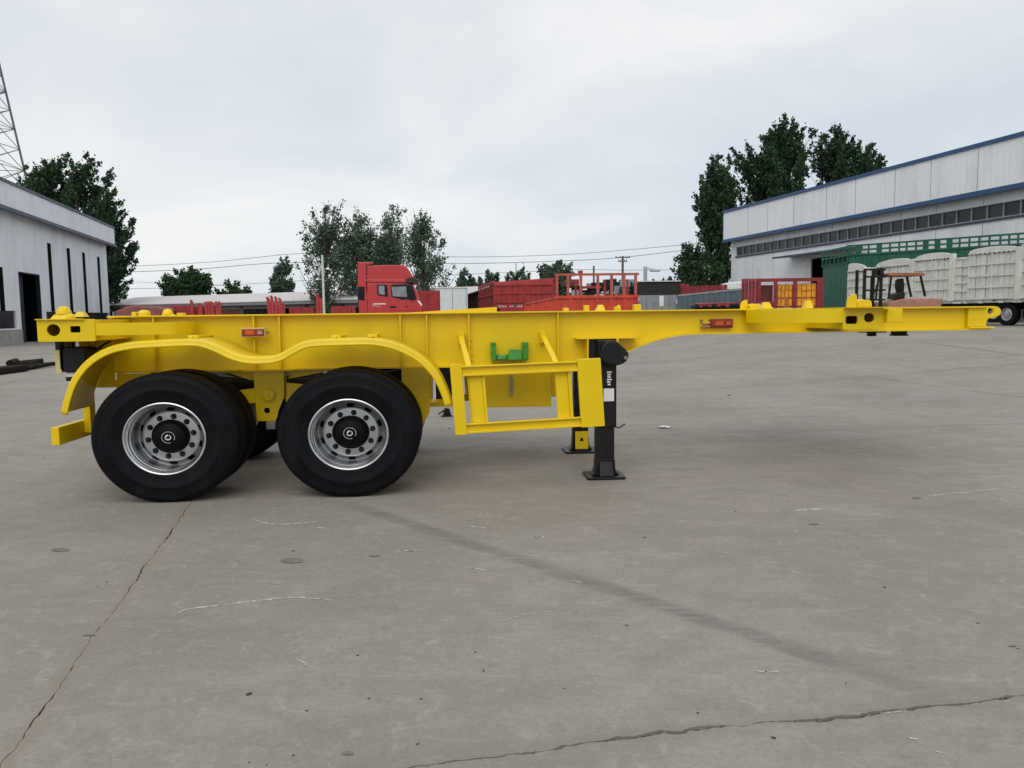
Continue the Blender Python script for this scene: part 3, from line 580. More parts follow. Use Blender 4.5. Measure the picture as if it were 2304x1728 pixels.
# landing legs
for sg in (-1, 1):
    v = sg * .66; vo = v + sg * .075
    lg = MB().box((2.165, v - .07, .46), (2.335, v + .07, 1.25)).build('landing_leg', BLK, tr, bevel=.012)
    MB().box((2.152, v - .055, .16), (2.318, v + .055, .46)).box((2.20, v - .062, .30), (2.30, v + .062, .312)).build('inner_tube', BLK, lg, bevel=.008)
    MB().prism([(2.105, .026), (2.365, .026), (2.335, .05), (2.324, .09), (2.320, .17), (2.150, .17), (2.146, .09), (2.135, .05)], v - .062, v + .062).hexa([(2.17, v - .12, .026), (2.30, v - .12, .026), (2.30, v - .0625, .026), (2.17, v - .0625, .026)], [(2.18, v - .07, .15), (2.29, v - .07, .15), (2.29, v - .0625, .15), (2.18, v - .0625, .15)]).build('foot_skirt', BLK, lg, bevel=.004)
    b = MB(); b.prism(rrect(2.055, 2.405, v - .16, v + .16, .03), 0, .022); b.v = [(x, z, y + .002) for x, y, z in b.v]; b.build('foot_plate', BLK, lg, bevel=.006)
    tear = [(2.165 + .0, 1.10)] + [(2.275 + .092 * math.cos(a) - .0, 1.165 + .085 * math.sin(a)) for a in (PI * .95, PI * .82, PI * .7, PI * .58, PI * .45, PI * .3, PI * .15)] + [(2.395, 1.175), (2.425, 1.135), (2.428, 1.10), (2.41, 1.065), (2.38, 1.04), (2.33, 1.025), (2.25, 1.03), (2.18, 1.06)]
    MB().prism(tear, vo, vo + sg * .075).build('gear_cover', BLK, lg, bevel=.018, seg=4)
    MB().tube([(2.39, vo + sg * .06, 1.095), (2.39, vo + sg * .115, 1.095)], .016, 12).build('crank_shaft', STEEL, lg, smooth=40)
    MB().box((2.095, v + sg * -.06 if sg > 0 else v + .02, 1.03), (2.36, v + .12 if sg < 0 else v - .02, 1.248)).build('mount_plate', BLK, lg, bevel=.006)
    MB().box((1.985, min(sg * .507, sg * .66), 1.256), (2.55, max(sg * .507, sg * .66), 1.268)).build('mount_ledge', YEL, tr, bevel=.003)
    MB().box((2.08, min(sg * .507, sg * .67), 1.03), (2.092, max(sg * .507, sg * .67), 1.256)).build('mount_side', YEL, tr)
    MB().prism([(2.345, 1.256), (2.365, 1.256), (2.37, 1.20), (2.43, 1.14), (2.42, 1.13), (2.35, 1.19)], min(sg * .507, sg * .67), max(sg * .507, sg * .67)).build('mount_side', YEL, tr)
    if sg < 0:
        lu, lz = TF.T(1365, 886, -.735); b = MB().box((2.215, v - .0725, .70), (2.31, v - .0705, .815)); b.build('sticker', WHT, lg)
        b = MB()
        for k in range(6):
            z = .845 + k * .022; b.box((2.245 + random.uniform(0, .01), v - .072, z), (2.28 + random.uniform(-.008, .012), v - .0706, z + .013))
        b.build('sticker_print', WHT, lg)
        MB().tube([(2.33, v - .03, .46), (2.36, v - .06, .455), (2.41, v - .07, .49)], .007, 6).build('hook', BLK, lg)
    else:
        MB().box((2.165, v - .115, .045), (2.305, v - .1115, .235)).build('yellow_foot_patch', YEL, lg, label='yellow painted patch on the black foot')
        MB().prism([(2.215, .13), (2.255, .13), (2.245, .165), (2.225, .165)], v - .1165, v - .1155).build('patch_hole', DARK, lg)
MB().tube([(2.26, -.6, 1.12), (2.26, .6, 1.12)], .022, 12).build('cross_shaft', BLK, tr, smooth=40)
# rear bumper, lamp cluster
MB().box((-2.35, -1.12, .480), (-2.288, 1.12, .625)).build('rear_bumper', YEL, tr, bevel=.004)
for sg in (-1, 1): MB().box((-2.285, sg * .66 - .05, .52), (-2.225, sg * .66 + .05, 1.317)).box((-2.225, sg * .66 - .006, .9), (-2.02, sg * .66 + .006, 1.317)).build('bumper_post', YEL, tr, bevel=.003)
for sg in (-1, 1):
    v = sg * .88; ux, uz = TF.T(170, 800, v)
    lb = MB().box((-2.33, v - .13, 1.06), (-2.29, v + .13, 1.317)).build('lamp_bracket', BLK, tr, bevel=.004)
    MB().prism(rrect(-2.288, -2.11, 1.055, 1.262, .03), v - .12, v + .12).build('lamp_housing', BLK, lb, bevel=.012)
    MB().box((-2.332, v - .137, 1.09), (-2.296, v - .1305, 1.24)).build('reflector_strip', mat('cream_reflector', (.62, .55, .26), .3), lb)
    MB().lathe([(.024, 0), (.024, -.01), (.001, -.012)], (-2.308, v - .131, 1.068), 14).build('reflector_stud', mat('cream_reflector', (.62, .55, .26), .3), lb, smooth=40)
    MB().box((-2.275, v - .1, .985), (-2.215, v - .04, 1.02)).build('plug_body', BLK, lb); MB().box((-2.272, v - .095, 1.02), (-2.195, v - .05, 1.055)).build('plug_cap', WHT, lb)
    MB().tube(spline([(-2.12, v, 1.25), (-2.06, v, 1.24), (-2.0, v, 1.28), (-1.97, v + .05, 1.30)], 5), .009, 6).build('lamp_cable', BLK, lb)
    MB().box((-2.325, v - .06, 1.262), (-2.27, v + .02, 1.317)).build('bracket_tab', STEEL, lb)
# marker lamps
def marker(u0, u1, z0, z1, v, rear):
    hs = MB().box((u0 - .012, v - .03, z0 - .012), (u1 + .012, v + .01, z1 + .012)).build('marker_lamp', mat('cream_plastic', (.60, .42, .12), .4) if rear else REDL, tr, bevel=.005)
    MB().box((u0, v - .040, z0), (u1, v - .0305, z1)).build('lamp_lens', REDL, hs, bevel=.003)
    k = (u1 - u0)
    MB().box((u0 + k * .16, v - .0425, z0 + .012), (u0 + k * .56, v - .0405, z1 - .010)).build('amber_reflector', AMB, hs)
    MB().box((u0 + k * .72, v - .0425, z0 + .016), (u0 + k * .94, v - .0405, z1 - .014)).build('lamp_print', mat('lamp_print', (.42, .26, .2), .5, var=.6, scale=120) if rear else AMB, hs)
    if rear: MB().prism([(u1 + .014, z0 + .012), (u1 + .036, z0 + .014), (u1 + .034, z0 + .035), (u1 + .014, z0 + .045)], v - .03, v + .01).build('lamp_plug', STEEL, hs)
    else:
        MB().tube([(u0 - .10, v - .02, z0 - .006), (u0 - .012, v - .02, z0 + .004)], .013, 10).build('lamp_plug', mat('brown_plug', (.35, .13, .05), .4, var=.5, scale=60), hs)
        MB().box((u0 - .08, v - .03, z0 + .03), (u0 - .012, v + .01, z0 + .045)).build('lamp_clip', mat('cream_plastic', (.60, .42, .12), .4), hs)
        MB().tube([(u0 - .085, v - .03, z0 + .058), (u0 - .085, v + .02, z0 + .058)], .01, 10).build('lamp_stud', STEEL, hs)
marker(-.957, -.768, 1.325, 1.384, -.58, True); marker(3.262, 3.455, 1.352, 1.412, -.52, False)
for u, z in ((1.047, 1.26), (1.047, 1.20), (1.049, 1.13), (1.05, 1.08)): MB().tube([(u, -.52, z), (u, -.49, z)], .010, 8).build('beam_bolt', YEL, tr)
# ================================================================== workshop on the left
AD = math.atan2(1, -.248)
LF = Fr((-32.3, 50, 0), AD)
lw = empty('workshop_building', LF.o, LF.a, label='white clad workshop with dark slit windows on the left of the yard', cat='building')
sF, zF = LF.T(238, 551); zT = LF.T(243, 516)[1]; zE = LF.T(243, 551)[1]; s0 = -10.0
def wallbox(mb, s_0, s_1, z_0, z_1, d0=0.0, d1=.25): return mb.box((s_0, d0, z_0), (s_1, d1, z_1))
dl, dz = LF.T(36, 610); dr = LF.T(88, 617)[0]; dl = LF.T(46, 690)[0]; dr = LF.T(93, 690)[0]
wl = LF.T(40, 720)[0]; wzt = LF.T(20, 699)[1]; wzb = LF.T(20, 741)[1]; stl = LF.T(104, 701)[0]; stz = LF.T(150, 702)[1]
cuts = [s0, wl - 6, wl - .25, dl, dr, stl, sF]
b = MB()                                                # wall sheet with real openings
for a, c, spans in ((s0, wl - .25, [(0, .0), (1.05, wzb), (wzt, zE)]), (wl - .25, dl, [(0, zE)]), (dl, dr, [(dz, zE)]), (dr, stl, [(0, zE)]), (stl, sF, [(0, 1.0), (stz, zE)])):
    for z_0, z_1 in spans:
        if z_1 - z_0 > .02 and not (a == s0 and z_0 == 1.05): wallbox(b, a, c, z_0, z_1)
wallbox(b, sF - .25, sF, 1.0, stz)
lwall = b.build('wall', CLAD, lw)
MB().box((s0, -.1, 0), (dl - .15, -.002, wzb - .05)).box((dr + .15, -.1, 0), (sF, -.002, .9)).build('plinth', PLINTH, lw)
MB().box((s0, -.14, wzb - .05), (wl + .1, -.002, wzb + .05)).build('window_sill', CLAD, lw)
MB().box((s0, .12, wzb), (wl - .25, .14, wzt)).build('window', GLASS, lw); MB().box((stl, .12, 1.0), (sF - .25, .14, stz)).build('window', GLASS, lw)
MB().box((dl, 3.0, 0), (dr, 3.05, dz)).build('door_shade_back', DARK, lw); db = MB()  # near-black sheet paints the shade deep inside the doorway
db.box((dl, -.02, dz - .08), (dr, .24, dz)).box((dl, -.02, 0), (dl + .08, .24, dz - .08)).box((dr - .08, -.02, 0), (dr, .24, dz - .08)); db.build('door_frame', mat('dark_door', (.008, .008, .01), .7), lw); MB().box((dl, .25, 0), (dl + .05, 3.0, dz)).box((dr - .05, .25, 0), (dr, 3.0, dz)).box((dl + .05, .25, dz - .05), (dr - .05, 3.0, dz)).build('door_shade_lining', DARK, lw)  # black lining added so the opening looks unlit inside
MB().box((dl + .12, .5, 0), (dl + (dr - dl) * .55, .56, dz * .97)).build('sliding_door', mat('dark_door', (.008, .008, .01), .7, var=.3, spec=.1), lw)
for (xt, yt), (xb, yb) in (((109, 547), (120, 701)), ((152, 558), (163, 702)), ((187, 568), (196, 703)), ((220, 578), (229, 704)), ((-2, 600), (8, 699)), ((-40, 560), (-30, 699))):
    a = LF.T((xt + xb) / 2, (yt + yb) / 2)[0]; zt = LF.T(xt, yt)[1]; zb = LF.T(xb, yb)[1]; MB().box((a - .38, -.012, zb), (a + .38, -.004, zt)).build('slit_window', DARK, lw)
fa = MB().box((s0, -.7, zE), (sF + .35, -.45, zT)).box((sF + .1, -.45, zE), (sF + .35, 22, zT)).build('fascia', CLAD, lw)
MB().box((s0, -.78, zT - .02), (sF + .42, -.4, zT + .16)).build('ridge_trim', NAVY, fa); MB().box((s0, -.76, zE - .22), (sF + .42, -.42, zE)).build('eave_trim', NAVY, fa)
MB().box((sF + .35, -.74, zE), (sF + .42, -.45, zT - .02)).build('corner_trim', NAVY, fa)
MB().box((s0, -.45, zE - .05), (sF + .1, 22, zE + .05)).build('roof', ROOF, lw); MB().box((sF - .25, .25, 0), (sF, 22, zE - .05)).build('end_wall', CLAD, lw)
for k in range(1, 9):
    s = s0 + (sF - s0) * k / 9 + random.uniform(-.4, .4)
    if not (dl - .1 < s < dr + .1) and s < stl: MB().box((s - .012, -.012, wzt + .1), (s + .012, -.003, zE - .23)).build('cladding_seam', GREY, lwall)
# ================================================================== workshop on the right
RO = P(1646, 545, 78); RF = Fr((RO.x, RO.y, 0), AD + PI)
rw = empty('workshop_building', RF.o, RF.a, label='long pale workshop with blue roof trims and a ribbon window on the right', cat='building')
zT = RF.T(1900, 409, -.5)[1]; zT = RF.T(1646, 476, -.5)[1]; zE = RF.T(1646, 537, -.5)[1]; LEN = 46.0
wt = RF.T(1657, 556)[1]; wb = RF.T(1657, 577)[1]; ws = RF.T(1657, 566)[0]; d0 = RF.T(1827, 600)[0]; d1 = d0 + 5.2; dzt = RF.T(1830, 581)[1]
b = MB(); wallbox(b, 0, LEN, wt, zE); wallbox(b, 0, ws, 0, wt); wallbox(b, ws, d0, 0, wb); wallbox(b, d0, d1, dzt, wb); wallbox(b, d1, LEN, 0, wb)
rwall = b.build('wall', CLADR, rw)
n = 38; step = (LEN - ws) / n
pb = MB().box((0, 0, 0), (step - .04, .03, wt - wb - .10)); p0 = None
for k in range(n):
    if p0 is None: p0 = pb.build('window_pane', GLASSG, rw); o = p0
    else: o = share(p0, rw)
    o.location = (ws + k * step + .02, .12, wb + .05); o.rotation_euler = (random.uniform(-.05, .02) if k % 4 == 1 else 0, 0, 0)
m0 = MB().box((-.028, .02, wb + .05), (.028, .16, wt - .05)).build('window_mullion', GALV, rw); m0.location = (ws, 0, 0)
for k in range(1, n): share(m0, rw, (ws + k * step, 0, 0))
MB().box((ws, -.06, wb), (LEN, .2, wb + .05)).box((ws, -.03, wt - .05), (LEN, .2, wt)).build('window_frame', GALV, rw)
MB().box((ws - .1, -.10, wb - .14), (LEN, -.003, wb - .002)).build('window_sill', NAVY, rw)
fa = MB().box((-.3, -.75, zE), (LEN, -.5, zT)).box((-.3, -.5, zE), (-.05, 24, zT)).build('fascia', CLADR, rw)
MB().box((-.4, -.85, zT - .03), (LEN, -.45, zT + .22)).build('roof_trim', BLUE, fa); MB().box((-.4, -.82, zE - .30), (LEN, -.48, zE - .02)).build('eave_trim', BLUE, fa)
MB().box((-.4, -.77, zE - .02), (-.302, -.5, zT - .03)).build('corner_trim', BLUE, fa)
MB().box((0, .25, 0), (.25, 24, zE)).build('end_wall', CLADR, rw); MB().box((-.05, -.5, zE - .02), (LEN, 24, zE + .1)).build('roof', ROOF, rw)
MB().box((d0, 2.5, 0), (d1, 2.55, dzt)).build('door_shade_back', DARK, rw); MB().box((d0, .26, 0), (d0 + .05, 2.5, dzt)).box((d1 - .05, .26, 0), (d1, 2.5, dzt)).box((d0 + .05, .26, dzt - .05), (d1 - .05, 2.5, dzt)).box((d0, .005, 0), (d0 + .04, .25, dzt - .06)).box((d1 - .04, .005, 0), (d1, .25, dzt - .06)).build('door_shade_lining', DARK, rw); MB().box((d0 - .12, -.05, 0), (d0 - .002, .2, dzt)).build('door_frame', GALV, rw)  # black back and lining sheets, added to paint the doorway's inner shade
MB().hexa([(d0 - 3, -1.9, dzt + .15), (d1 + 1, -1.9, dzt + .15), (d1 + 1, -.003, dzt + .3), (d0 - 3, -.003, dzt + .3)], [(d0 - 3, -1.9, dzt + .3), (d1 + 1, -1.9, dzt + .3), (d1 + 1, -.003, dzt + .5), (d0 - 3, -.003, dzt + .5)]).build('canopy', NAVY, rw)
for k in range(1, 12):
    s = LEN * k / 12 + random.uniform(-.5, .5)
    MB().box((s - .014, -.012, wt + .02), (s + .014, -.003, zE - .31)).build('cladding_seam', GREY, rwall); MB().box((s + .2, -.764, zE + .07), (s + .226, -.752, zT - .04)).build('cladding_seam', GREY, rwall)
    if not d0 - 3.2 < s < d1 + 1.2: MB().box((s - .014, -.012, .1), (s + .014, -.003, wb - .15)).build('cladding_seam', GREY, rwall)
# ================================================================== low shed across the back
A = P(232, 690, 88); B = P(1040, 668, 66); SFm = Fr((A.x, A.y, 0), math.atan2(B.y - A.y, B.x - A.x)); SL = (Vector((B.x, B.y)) - Vector((A.x, A.y))).length
sh = empty('low_shed', SFm.o, SFm.a, label='long low shed with pale pinkish sheet roof behind the red trailers', cat='building')
ez = SFm.T(260, 688)[1]; rz = SFm.T(260, 671.5, 5)[1]
MB().hexa([(-1, -.5, ez), (SL, -.5, ez), (SL, 5, rz), (-1, 5, rz)], [(-1, -.5, ez + .08), (SL, -.5, ez + .08), (SL, 5, rz + .08), (-1, 5, rz + .08)]).build('roof', ROOF, sh)
MB().box((-1, -.45, ez - .28), (SL, -.3, ez - .002)).build('gutter', GREY, sh)
nb = 11
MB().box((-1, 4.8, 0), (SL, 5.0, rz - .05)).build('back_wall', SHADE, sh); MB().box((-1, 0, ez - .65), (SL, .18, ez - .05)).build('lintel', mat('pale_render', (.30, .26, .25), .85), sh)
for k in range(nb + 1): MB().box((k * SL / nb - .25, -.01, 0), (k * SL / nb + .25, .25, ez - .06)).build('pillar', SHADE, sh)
for k in range(nb):
    x0_, x1_ = k * SL / nb + .25, (k + 1) * SL / nb - .25
    if k % 3 == 1: MB().box((x0_, .05, 0), (x1_, .16, ez - .65)).build('brick_infill', BRICK, sh)
    else:
        MB().box((x0_, .06, 0), (x1_, .15, 1.3)).build('brick_infill', BRICK, sh)
        if k % 3 == 2:
            for q in range(4): MB().box((x0_ + (x1_ - x0_) * q / 4 + .05, .08, 1.35), (x0_ + (x1_ - x0_) * (q + 1) / 4 - .05, .11, ez - .7)).build('window_pane', GLASS, sh)
# ================================================================== parked vehicles
def road_wheel(parent, x, y, z, r=.5, w=.28):
    o = MB().lathe([(r * .55, 0), (r * .60, -.02), (r * .9, -.03), (r, .02), (r, w - .04), (r * .9, w), (r * .55, w - .02)], (x, y, z + r), 28).build('wheel', TYR, parent, smooth=40)
    MB().lathe([(r * .56, .01), (r * .5, .02), (r * .48, .08), (r * .25, .06), (r * .24, 0), (.001, -.01)], (x, y, z + r), 24).build('rim', DISC, o, smooth=40)
def fence(parent, x0_, x1_, z0_, z1_, y, m, bay=1.3, rails=3, board=.28, open_top=None, jit=.0, post_m=None):
    """stake side of a truck: posts, rails and upright boards, each its own piece"""
    nb_ = max(1, round((x1_ - x0_) / bay)); bw = (x1_ - x0_) / nb_; zt = open_top if open_top else z1_
    for k in range(nb_ + 1): MB().box((x0_ + k * bw - .05, y - .06, z0_), (x0_ + k * bw + .05, y + .04, z1_)).build('post', post_m or m, parent)
    MB().box((x0_, y + .03, z0_), (x1_, y + .045, zt - .05)).build('lining_sheet', m, parent)
    for k in range(rails + 1):
        z = z0_ + (z1_ - z0_) * k / rails; MB().box((x0_ - .05, y - .085, z - .04), (x1_ + .05, y - .045, z + .04)).build('rail', m, parent)
    for k in range(nb_):
        nn = max(1, round((bw - .1) / board)); w = (bw - .1) / nn
        for q in range(nn):
            a = x0_ + k * bw + .05 + q * w; yy = y + (.012 if q % 2 else -.008) + random.uniform(-jit, jit); MB().box((a + .01, yy - .012, z0_ + .02), (a + w - .01, yy + .012, zt - .02 - random.uniform(0, jit))).build('board', m, parent)
def chassis(parent, x0_, x1_, y0_, y1_, zd, wheels, m=BLK, r=.5):
    MB().box((x0_, y0_ + .02, zd - .14), (x1_, y1_ - .02, zd)).build('deck', m, parent)
    for y in (y0_ + .75, y1_ - .75): MB().box((x0_ + .1, y - .06, zd - .45), (x1_ - .1, y + .06, zd - .142)).build('frame_rail', BLK, parent)
    for x in wheels:
        road_wheel(parent, x, y0_ + .04, 0, r)
        MB().lathe([(r, 0), (r, .28), (.1, .28)], (x, y1_ - .32, r), 24).build('wheel', TYR, parent, smooth=40)
        MB().tube([(x, y0_ + .3, r), (x, y1_ - .3, r)], .07, 10).build('axle', BLK, parent)
def vehicle(name, x, y, Y, ang, label, cat='truck', group=None):
    """origin on the ground below the pixel's point at depth Y"""
    p = P(x, y, Y); f = Fr((p.x, p.y, hgt(p.x, p.y)), math.radians(ang)); o = empty(name, f.o, f.a, label=label, cat=cat, group=group)
    f.e = o
    return f
# ---- red tractor cab
f = vehicle('tractor_truck', 805, 640, 31, 6, 'red tractor truck with high roof fairing standing behind the yellow trailer'); r_ = f.e
def cp(cx, cy, v=0): return f.T(760 + cx / 6.144, 560 + cy / 6.144, v)
roofz = cp(400, 235)[1]; side = [cp(400, 880), cp(400, 470), cp(960, 470), cp(1040, 490), cp(1095, 600), cp(1132, 690), cp(1160, 770), cp(1170, 880)]; side = [(side[0][0], .75)] + side[1:-1] + [(side[-1][0], .75)]
cab = MB().prism(side, 0, 2.45).build('cab', RED, r_, bevel=.05, seg=3)
MB().prism([cp(400, 462), cp(400, 236), cp(520, 228), cp(700, 222), cp(865, 222), cp(915, 232), cp(955, 256), cp(1000, 312), cp(1030, 368), cp(1075, 420), cp(1075, 440), cp(940, 455), cp(930, 462)], .04, 2.41).build('roof_fairing', RED, r_, bevel=.07, seg=3)
MB().prism([cp(430, 468), cp(430, 424), cp(930, 424), cp(950, 450), cp(945, 468)], -.03, .10).build('roof_rail', RED, r_, bevel=.02)
MB().prism([(cp(275, 0)[0], 1.0), cp(275, 515), cp(275, 182), cp(480, 185), cp(500, 205), cp(392, 226), cp(392, 515), (cp(392, 0)[0], 1.0)], -.02, .06).build('side_fairing', RED, r_, bevel=.02)
MB().prism([cp(280, 700), cp(280, 522), cp(372, 522), cp(372, 715)], -.03, -.022).build('fairing_gap', GLASS, r_)
MB().prism([cp(935, 470), cp(945, 410), cp(1000, 392), cp(1045, 395), cp(1112, 452), cp(1110, 466)], -.06, 2.5).build('sun_visor', mat('smoked_visor', (.03, .012, .012), .25), r_, bevel=.01)
d_ = MB().prism([cp(700, 492), cp(700, 850), cp(1110, 850), cp(1120, 780), cp(1080, 712), cp(945, 760), cp(950, 712)], -.012, -.002).build('door', RED, r_, bevel=.004)
MB().box((cp(940, 0)[0] - .09, -.022, cp(0, 815)[1]), (cp(940, 0)[0] + .02, -.013, cp(0, 800)[1])).build('handle', BLK, d_)
MB().prism([cp(545, 495), cp(680, 495), cp(696, 662), cp(560, 645), cp(545, 610)], -.016, -.003).build('window_frame', BLK, r_); MB().prism([cp(566, 510), cp(645, 510), cp(648, 638), cp(578, 625), cp(566, 605)], -.02, -.017).build('window_pane', mat('sky_glass', (.22, .25, .27), .08, var=.3, scale=3), r_)
MB().prism([cp(728, 508), cp(760, 492), cp(950, 485), cp(990, 690), cp(900, 705), cp(745, 665)], -.02, -.013).build('window_frame', BLK, r_); MB().prism([cp(742, 525), cp(945, 520), cp(958, 665), cp(760, 655)], -.026, -.021).build('window_pane', mat('sky_glass', (.22, .25, .27), .08), r_)
MB().prism([cp(958, 490), cp(1030, 490), cp(1085, 680), cp(1070, 705), cp(985, 705)], -.09, -.03).build('wing_mirror', BLK, r_, bevel=.02)
MB().prism([cp(1045, 500), cp(1130, 688), cp(1085, 700), cp(1030, 500)], .08, 2.35).build('windscreen', GLASS, r_)
MB().prism([cp(1090, 712), cp(1130, 720), cp(1165, 770), cp(1160, 800), cp(1130, 760)], -.03, .25).build('headlight', WHT, r_, bevel=.01)
b = MB(); xw = cp(470, 0)[0]; zc = cp(0, 765)[1]
for k, wd in enumerate((.045, .05, .04, .02, .05, .06, .05, .055, .05, .02, .05, .02)):
    b.box((xw, -.006, zc - .03), (xw + wd * .78, -.003, zc + random.uniform(.02, .035))); xw += wd
b.build('door_lettering', WHT, r_); MB().bar((*[cp(470, 782)[0]], -.005, cp(470, 782)[1]), (cp(600, 796)[0], -.005, cp(600, 796)[1]), .004, .012).build('door_stripe', WHT, r_)
MB().prism([cp(720, 790), cp(790, 790), cp(812, 800), cp(812, 820), cp(720, 820)], -.016, -.0125).build('door_vent', BLK, r_)
MB().box((cp(250, 0)[0], .2, .55), (cp(275, 0)[0], 2.2, roofz + .2)).build('rear_stack', BLK, r_); chassis(r_, cp(275, 0)[0] - 4.2, cp(1150, 0)[0] - .1, 0.02, 2.43, .95, (cp(275, 0)[0] - 3.2, cp(275, 0)[0] - 1.9, cp(800, 0)[0]))
MB().box((cp(700, 0)[0], .0, .5), (cp(1165, 0)[0], 2.45, .749)).build('bumper', RED, r_, bevel=.03)
# ---- red bin and white container right of the cab
f = vehicle('cargo_bin', 938, 660, 37, 6, 'dark red open steel bin just right of the red cab', 'bin'); a = f.T(990, 654)
w_ = a[0]; h_ = a[1]
MB().box((0, 0, .1), (w_, .05, h_)).box((0, 1.95, .1), (w_, 2, h_)).box((0, .05, .1), (.05, 1.95, h_)).box((w_ - .05, .05, .1), (w_, 1.95, h_)).box((.05, .05, .1), (w_ - .05, 1.95, .15)).build('shell', DRED, f.e)
for x in (.02, w_ * .46, w_ - .06): MB().box((x, -.05, .1), (x + .05, -.002, h_ + .03)).build('rib', DRED, f.e)
f = vehicle('white_container', 982, 670, 46, 6, 'plain white box body standing between the red bin and dark red trailer', 'container'); a = f.T(1052, 646); w_, h_ = a
bx_ = MB().box((0, 0, .9), (w_, 5.0, h_)).build('box', mat('white_box_paint', (.64, .68, .66), .5, var=.06, dirt=(.45, .47, .45)), f.e, bevel=.03)
for x in (.06, w_ / 2, w_ - .1): MB().box((x, -.02, .95), (x + .03, -.002, h_ - .05)).build('door_rib', GREY, f.e)
MB().box((-.03, -.04, h_ - .06), (w_ + .03, -.003, h_ + .02)).build('top_rail', WFEN, f.e); chassis(f.e, 0.05, w_ - .05, .1, 4.9, .88, (.6,))
# ---- red flatbeds with leaning stakes, left
def stake_trailer(x0p, x1p, Y, label, stakes):
    f = vehicle('flatbed_trailer', x0p, 700, Y, 3, label, 'trailer'); L_ = f.T(x1p, 700)[0]
    chassis(f.e, 0, L_, 0, 2.4, 1.15, (L_ - 1.2, L_ - 2.4), DRED)
    for xa, ya, wp, lean in stakes:
        s, z = f.T(xa, ya); w = f.T(xa + wp, ya)[0] - s
        MB().hexa([(s, -.06, 1.0), (s + w, -.06, 1.0), (s + w, .04, 1.0), (s, .04, 1.0)], [(s + lean, -.06, z), (s + w + lean, -.06, z - .02), (s + w + lean, .04, z - .02), (s + lean, .04, z)]).build('stake', mat('red_stake_paint', (.40, .030, .030), .5, var=.2), f.e)
        MB().box((s + lean - .02, -.07, z - .01), (s + w * .6 + lean, .05, z + .05)).build('stake_hook', mat('red_stake_paint', (.40, .03, .03), .5), f.e)
    return f, L_
f, L_ = stake_trailer(355, 510, 42, 'red flatbed with upright stakes on the left, before the shed', [(429, 677, 6, -.02), (446, 684, 8, 0), (461, 681, 5, 0), (467, 680, 5, 0), (475, 680, 7, -.04), (485, 680, 5, 0), (491, 680, 5, .02)])
for a, c, z in ((362, 428, 688), (436, 460, 690)):
    s, zz = f.T(a, z, .3); s1_ = f.T(c, z, .3)[0]
    for q in range(6): MB().box((s + (s1_ - s) * q / 6, .3 + .02 * (q % 2), 1.0), (s + (s1_ - s) * (q + 1) / 6 - .02, .33 + .02 * (q % 2), zz)).build('side_board', DRED, f.e)
f, L_ = stake_trailer(590, 800, 40, 'red flatbed with bunched stakes directly left of the red cab', [(604, 670, 7, -.10), (611, 667, 6, -.06), (618, 669, 6, 0), (625, 672, 6, .05), (632, 682, 4, 0), (637, 684, 4, 0), (711, 664, 6, 0), (717, 672, 6, .04)])
for a, c, z in ((650, 705, 692), (745, 800, 689)):
    s, zz = f.T(a, z, .3); s1_ = f.T(c, z, .3)[0]
    for q in range(6): MB().box((s + (s1_ - s) * q / 6, .3 + .02 * (q % 2), 1.0), (s + (s1_ - s) * (q + 1) / 6 - .02, .33 + .02 * (q % 2), zz)).build('side_board', DRED, f.e)
f = vehicle('tarped_load', 258, 700, 40, 3, 'low rust red tarped load on a trailer beside the left workshop corner', 'load'); L_ = f.T(362, 700)[0]
MB().prism([(0, 1.0), f.T(258, 700), f.T(275, 694), f.T(282, 690), f.T(300, 687), f.T(352, 690), f.T(362, 697), (L_, 1.0)], 0, 2).build('tarp', mat('rust_tarp', (.22, .07, .055), .7, var=.25, bump=.5, bscale=6), f.e, bevel=.08); chassis(f.e, 0, L_, 0, 2, .99, (L_ - .8,), DRED)
# ---- dark red stake truck seen end on
pA = P(1113, 640, 52); f = Fr((pA.x, pA.y, hgt(pA.x, pA.y)), math.radians(2)); o = empty('stake_truck', f.o, f.a, label='dark red stake body seen from its tail, left of the orange trailer', cat='truck')
w_, zt = f.T(1252, 624); w_ -= .2; zt = f.T(1180, 629)[1]
fence(o, 0, w_, 1.2, zt - .35, 0, DRED, bay=w_ / 2, rails=4, board=.36)
MB().hexa([(-.05, -.08, zt - .42), (w_ + .05, -.08, zt - .38), (w_ + .05, .1, zt - .38), (-.05, .1, zt - .42)], [(-.05, -.02, zt - .15), (w_ + .05, -.02, zt + .1), (w_ + .05, .1, zt + .1), (-.05, .1, zt - .15)]).build('tail_header', DRED, o)
Ls = 10.5; sdx = -.30
for k in range(9):
    t = k / 8; x = sdx * Ls * t * .35; y = Ls * t; MB().box((x - .09, y - .05, 1.2), (x - .01, y + .05, zt - .2)).build('side_post', DRED, o)
for z in (1.3, 2.1, 2.9, zt - .25): MB().bar((-.1, 0, z), (sdx * Ls * .35 - .1, Ls, z), .05, .07).build('side_rail', DRED, o)
for k in range(16):
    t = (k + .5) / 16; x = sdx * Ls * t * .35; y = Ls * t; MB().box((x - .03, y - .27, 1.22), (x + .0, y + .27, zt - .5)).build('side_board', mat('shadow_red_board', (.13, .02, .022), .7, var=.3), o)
MB().hexa([(-.12, 0, zt - .2), (0, 0, zt - .2), (sdx * Ls * .35, Ls, zt - .2), (sdx * Ls * .35 - .12, Ls, zt - .2)], [(-.12, 0, zt - .05), (0, 0, zt - .05), (sdx * Ls * .35, Ls, zt - .05), (sdx * Ls * .35 - .12, Ls, zt - .05)]).build('top_side_rail', DRED, o)
MB().box((0, .1, 1.0), (w_, .5, 1.2)).build('deck', BLK, o)
for x in (.3, w_ - .6): road_wheel(o, x, .4, 0)
b = MB(); xw = .25
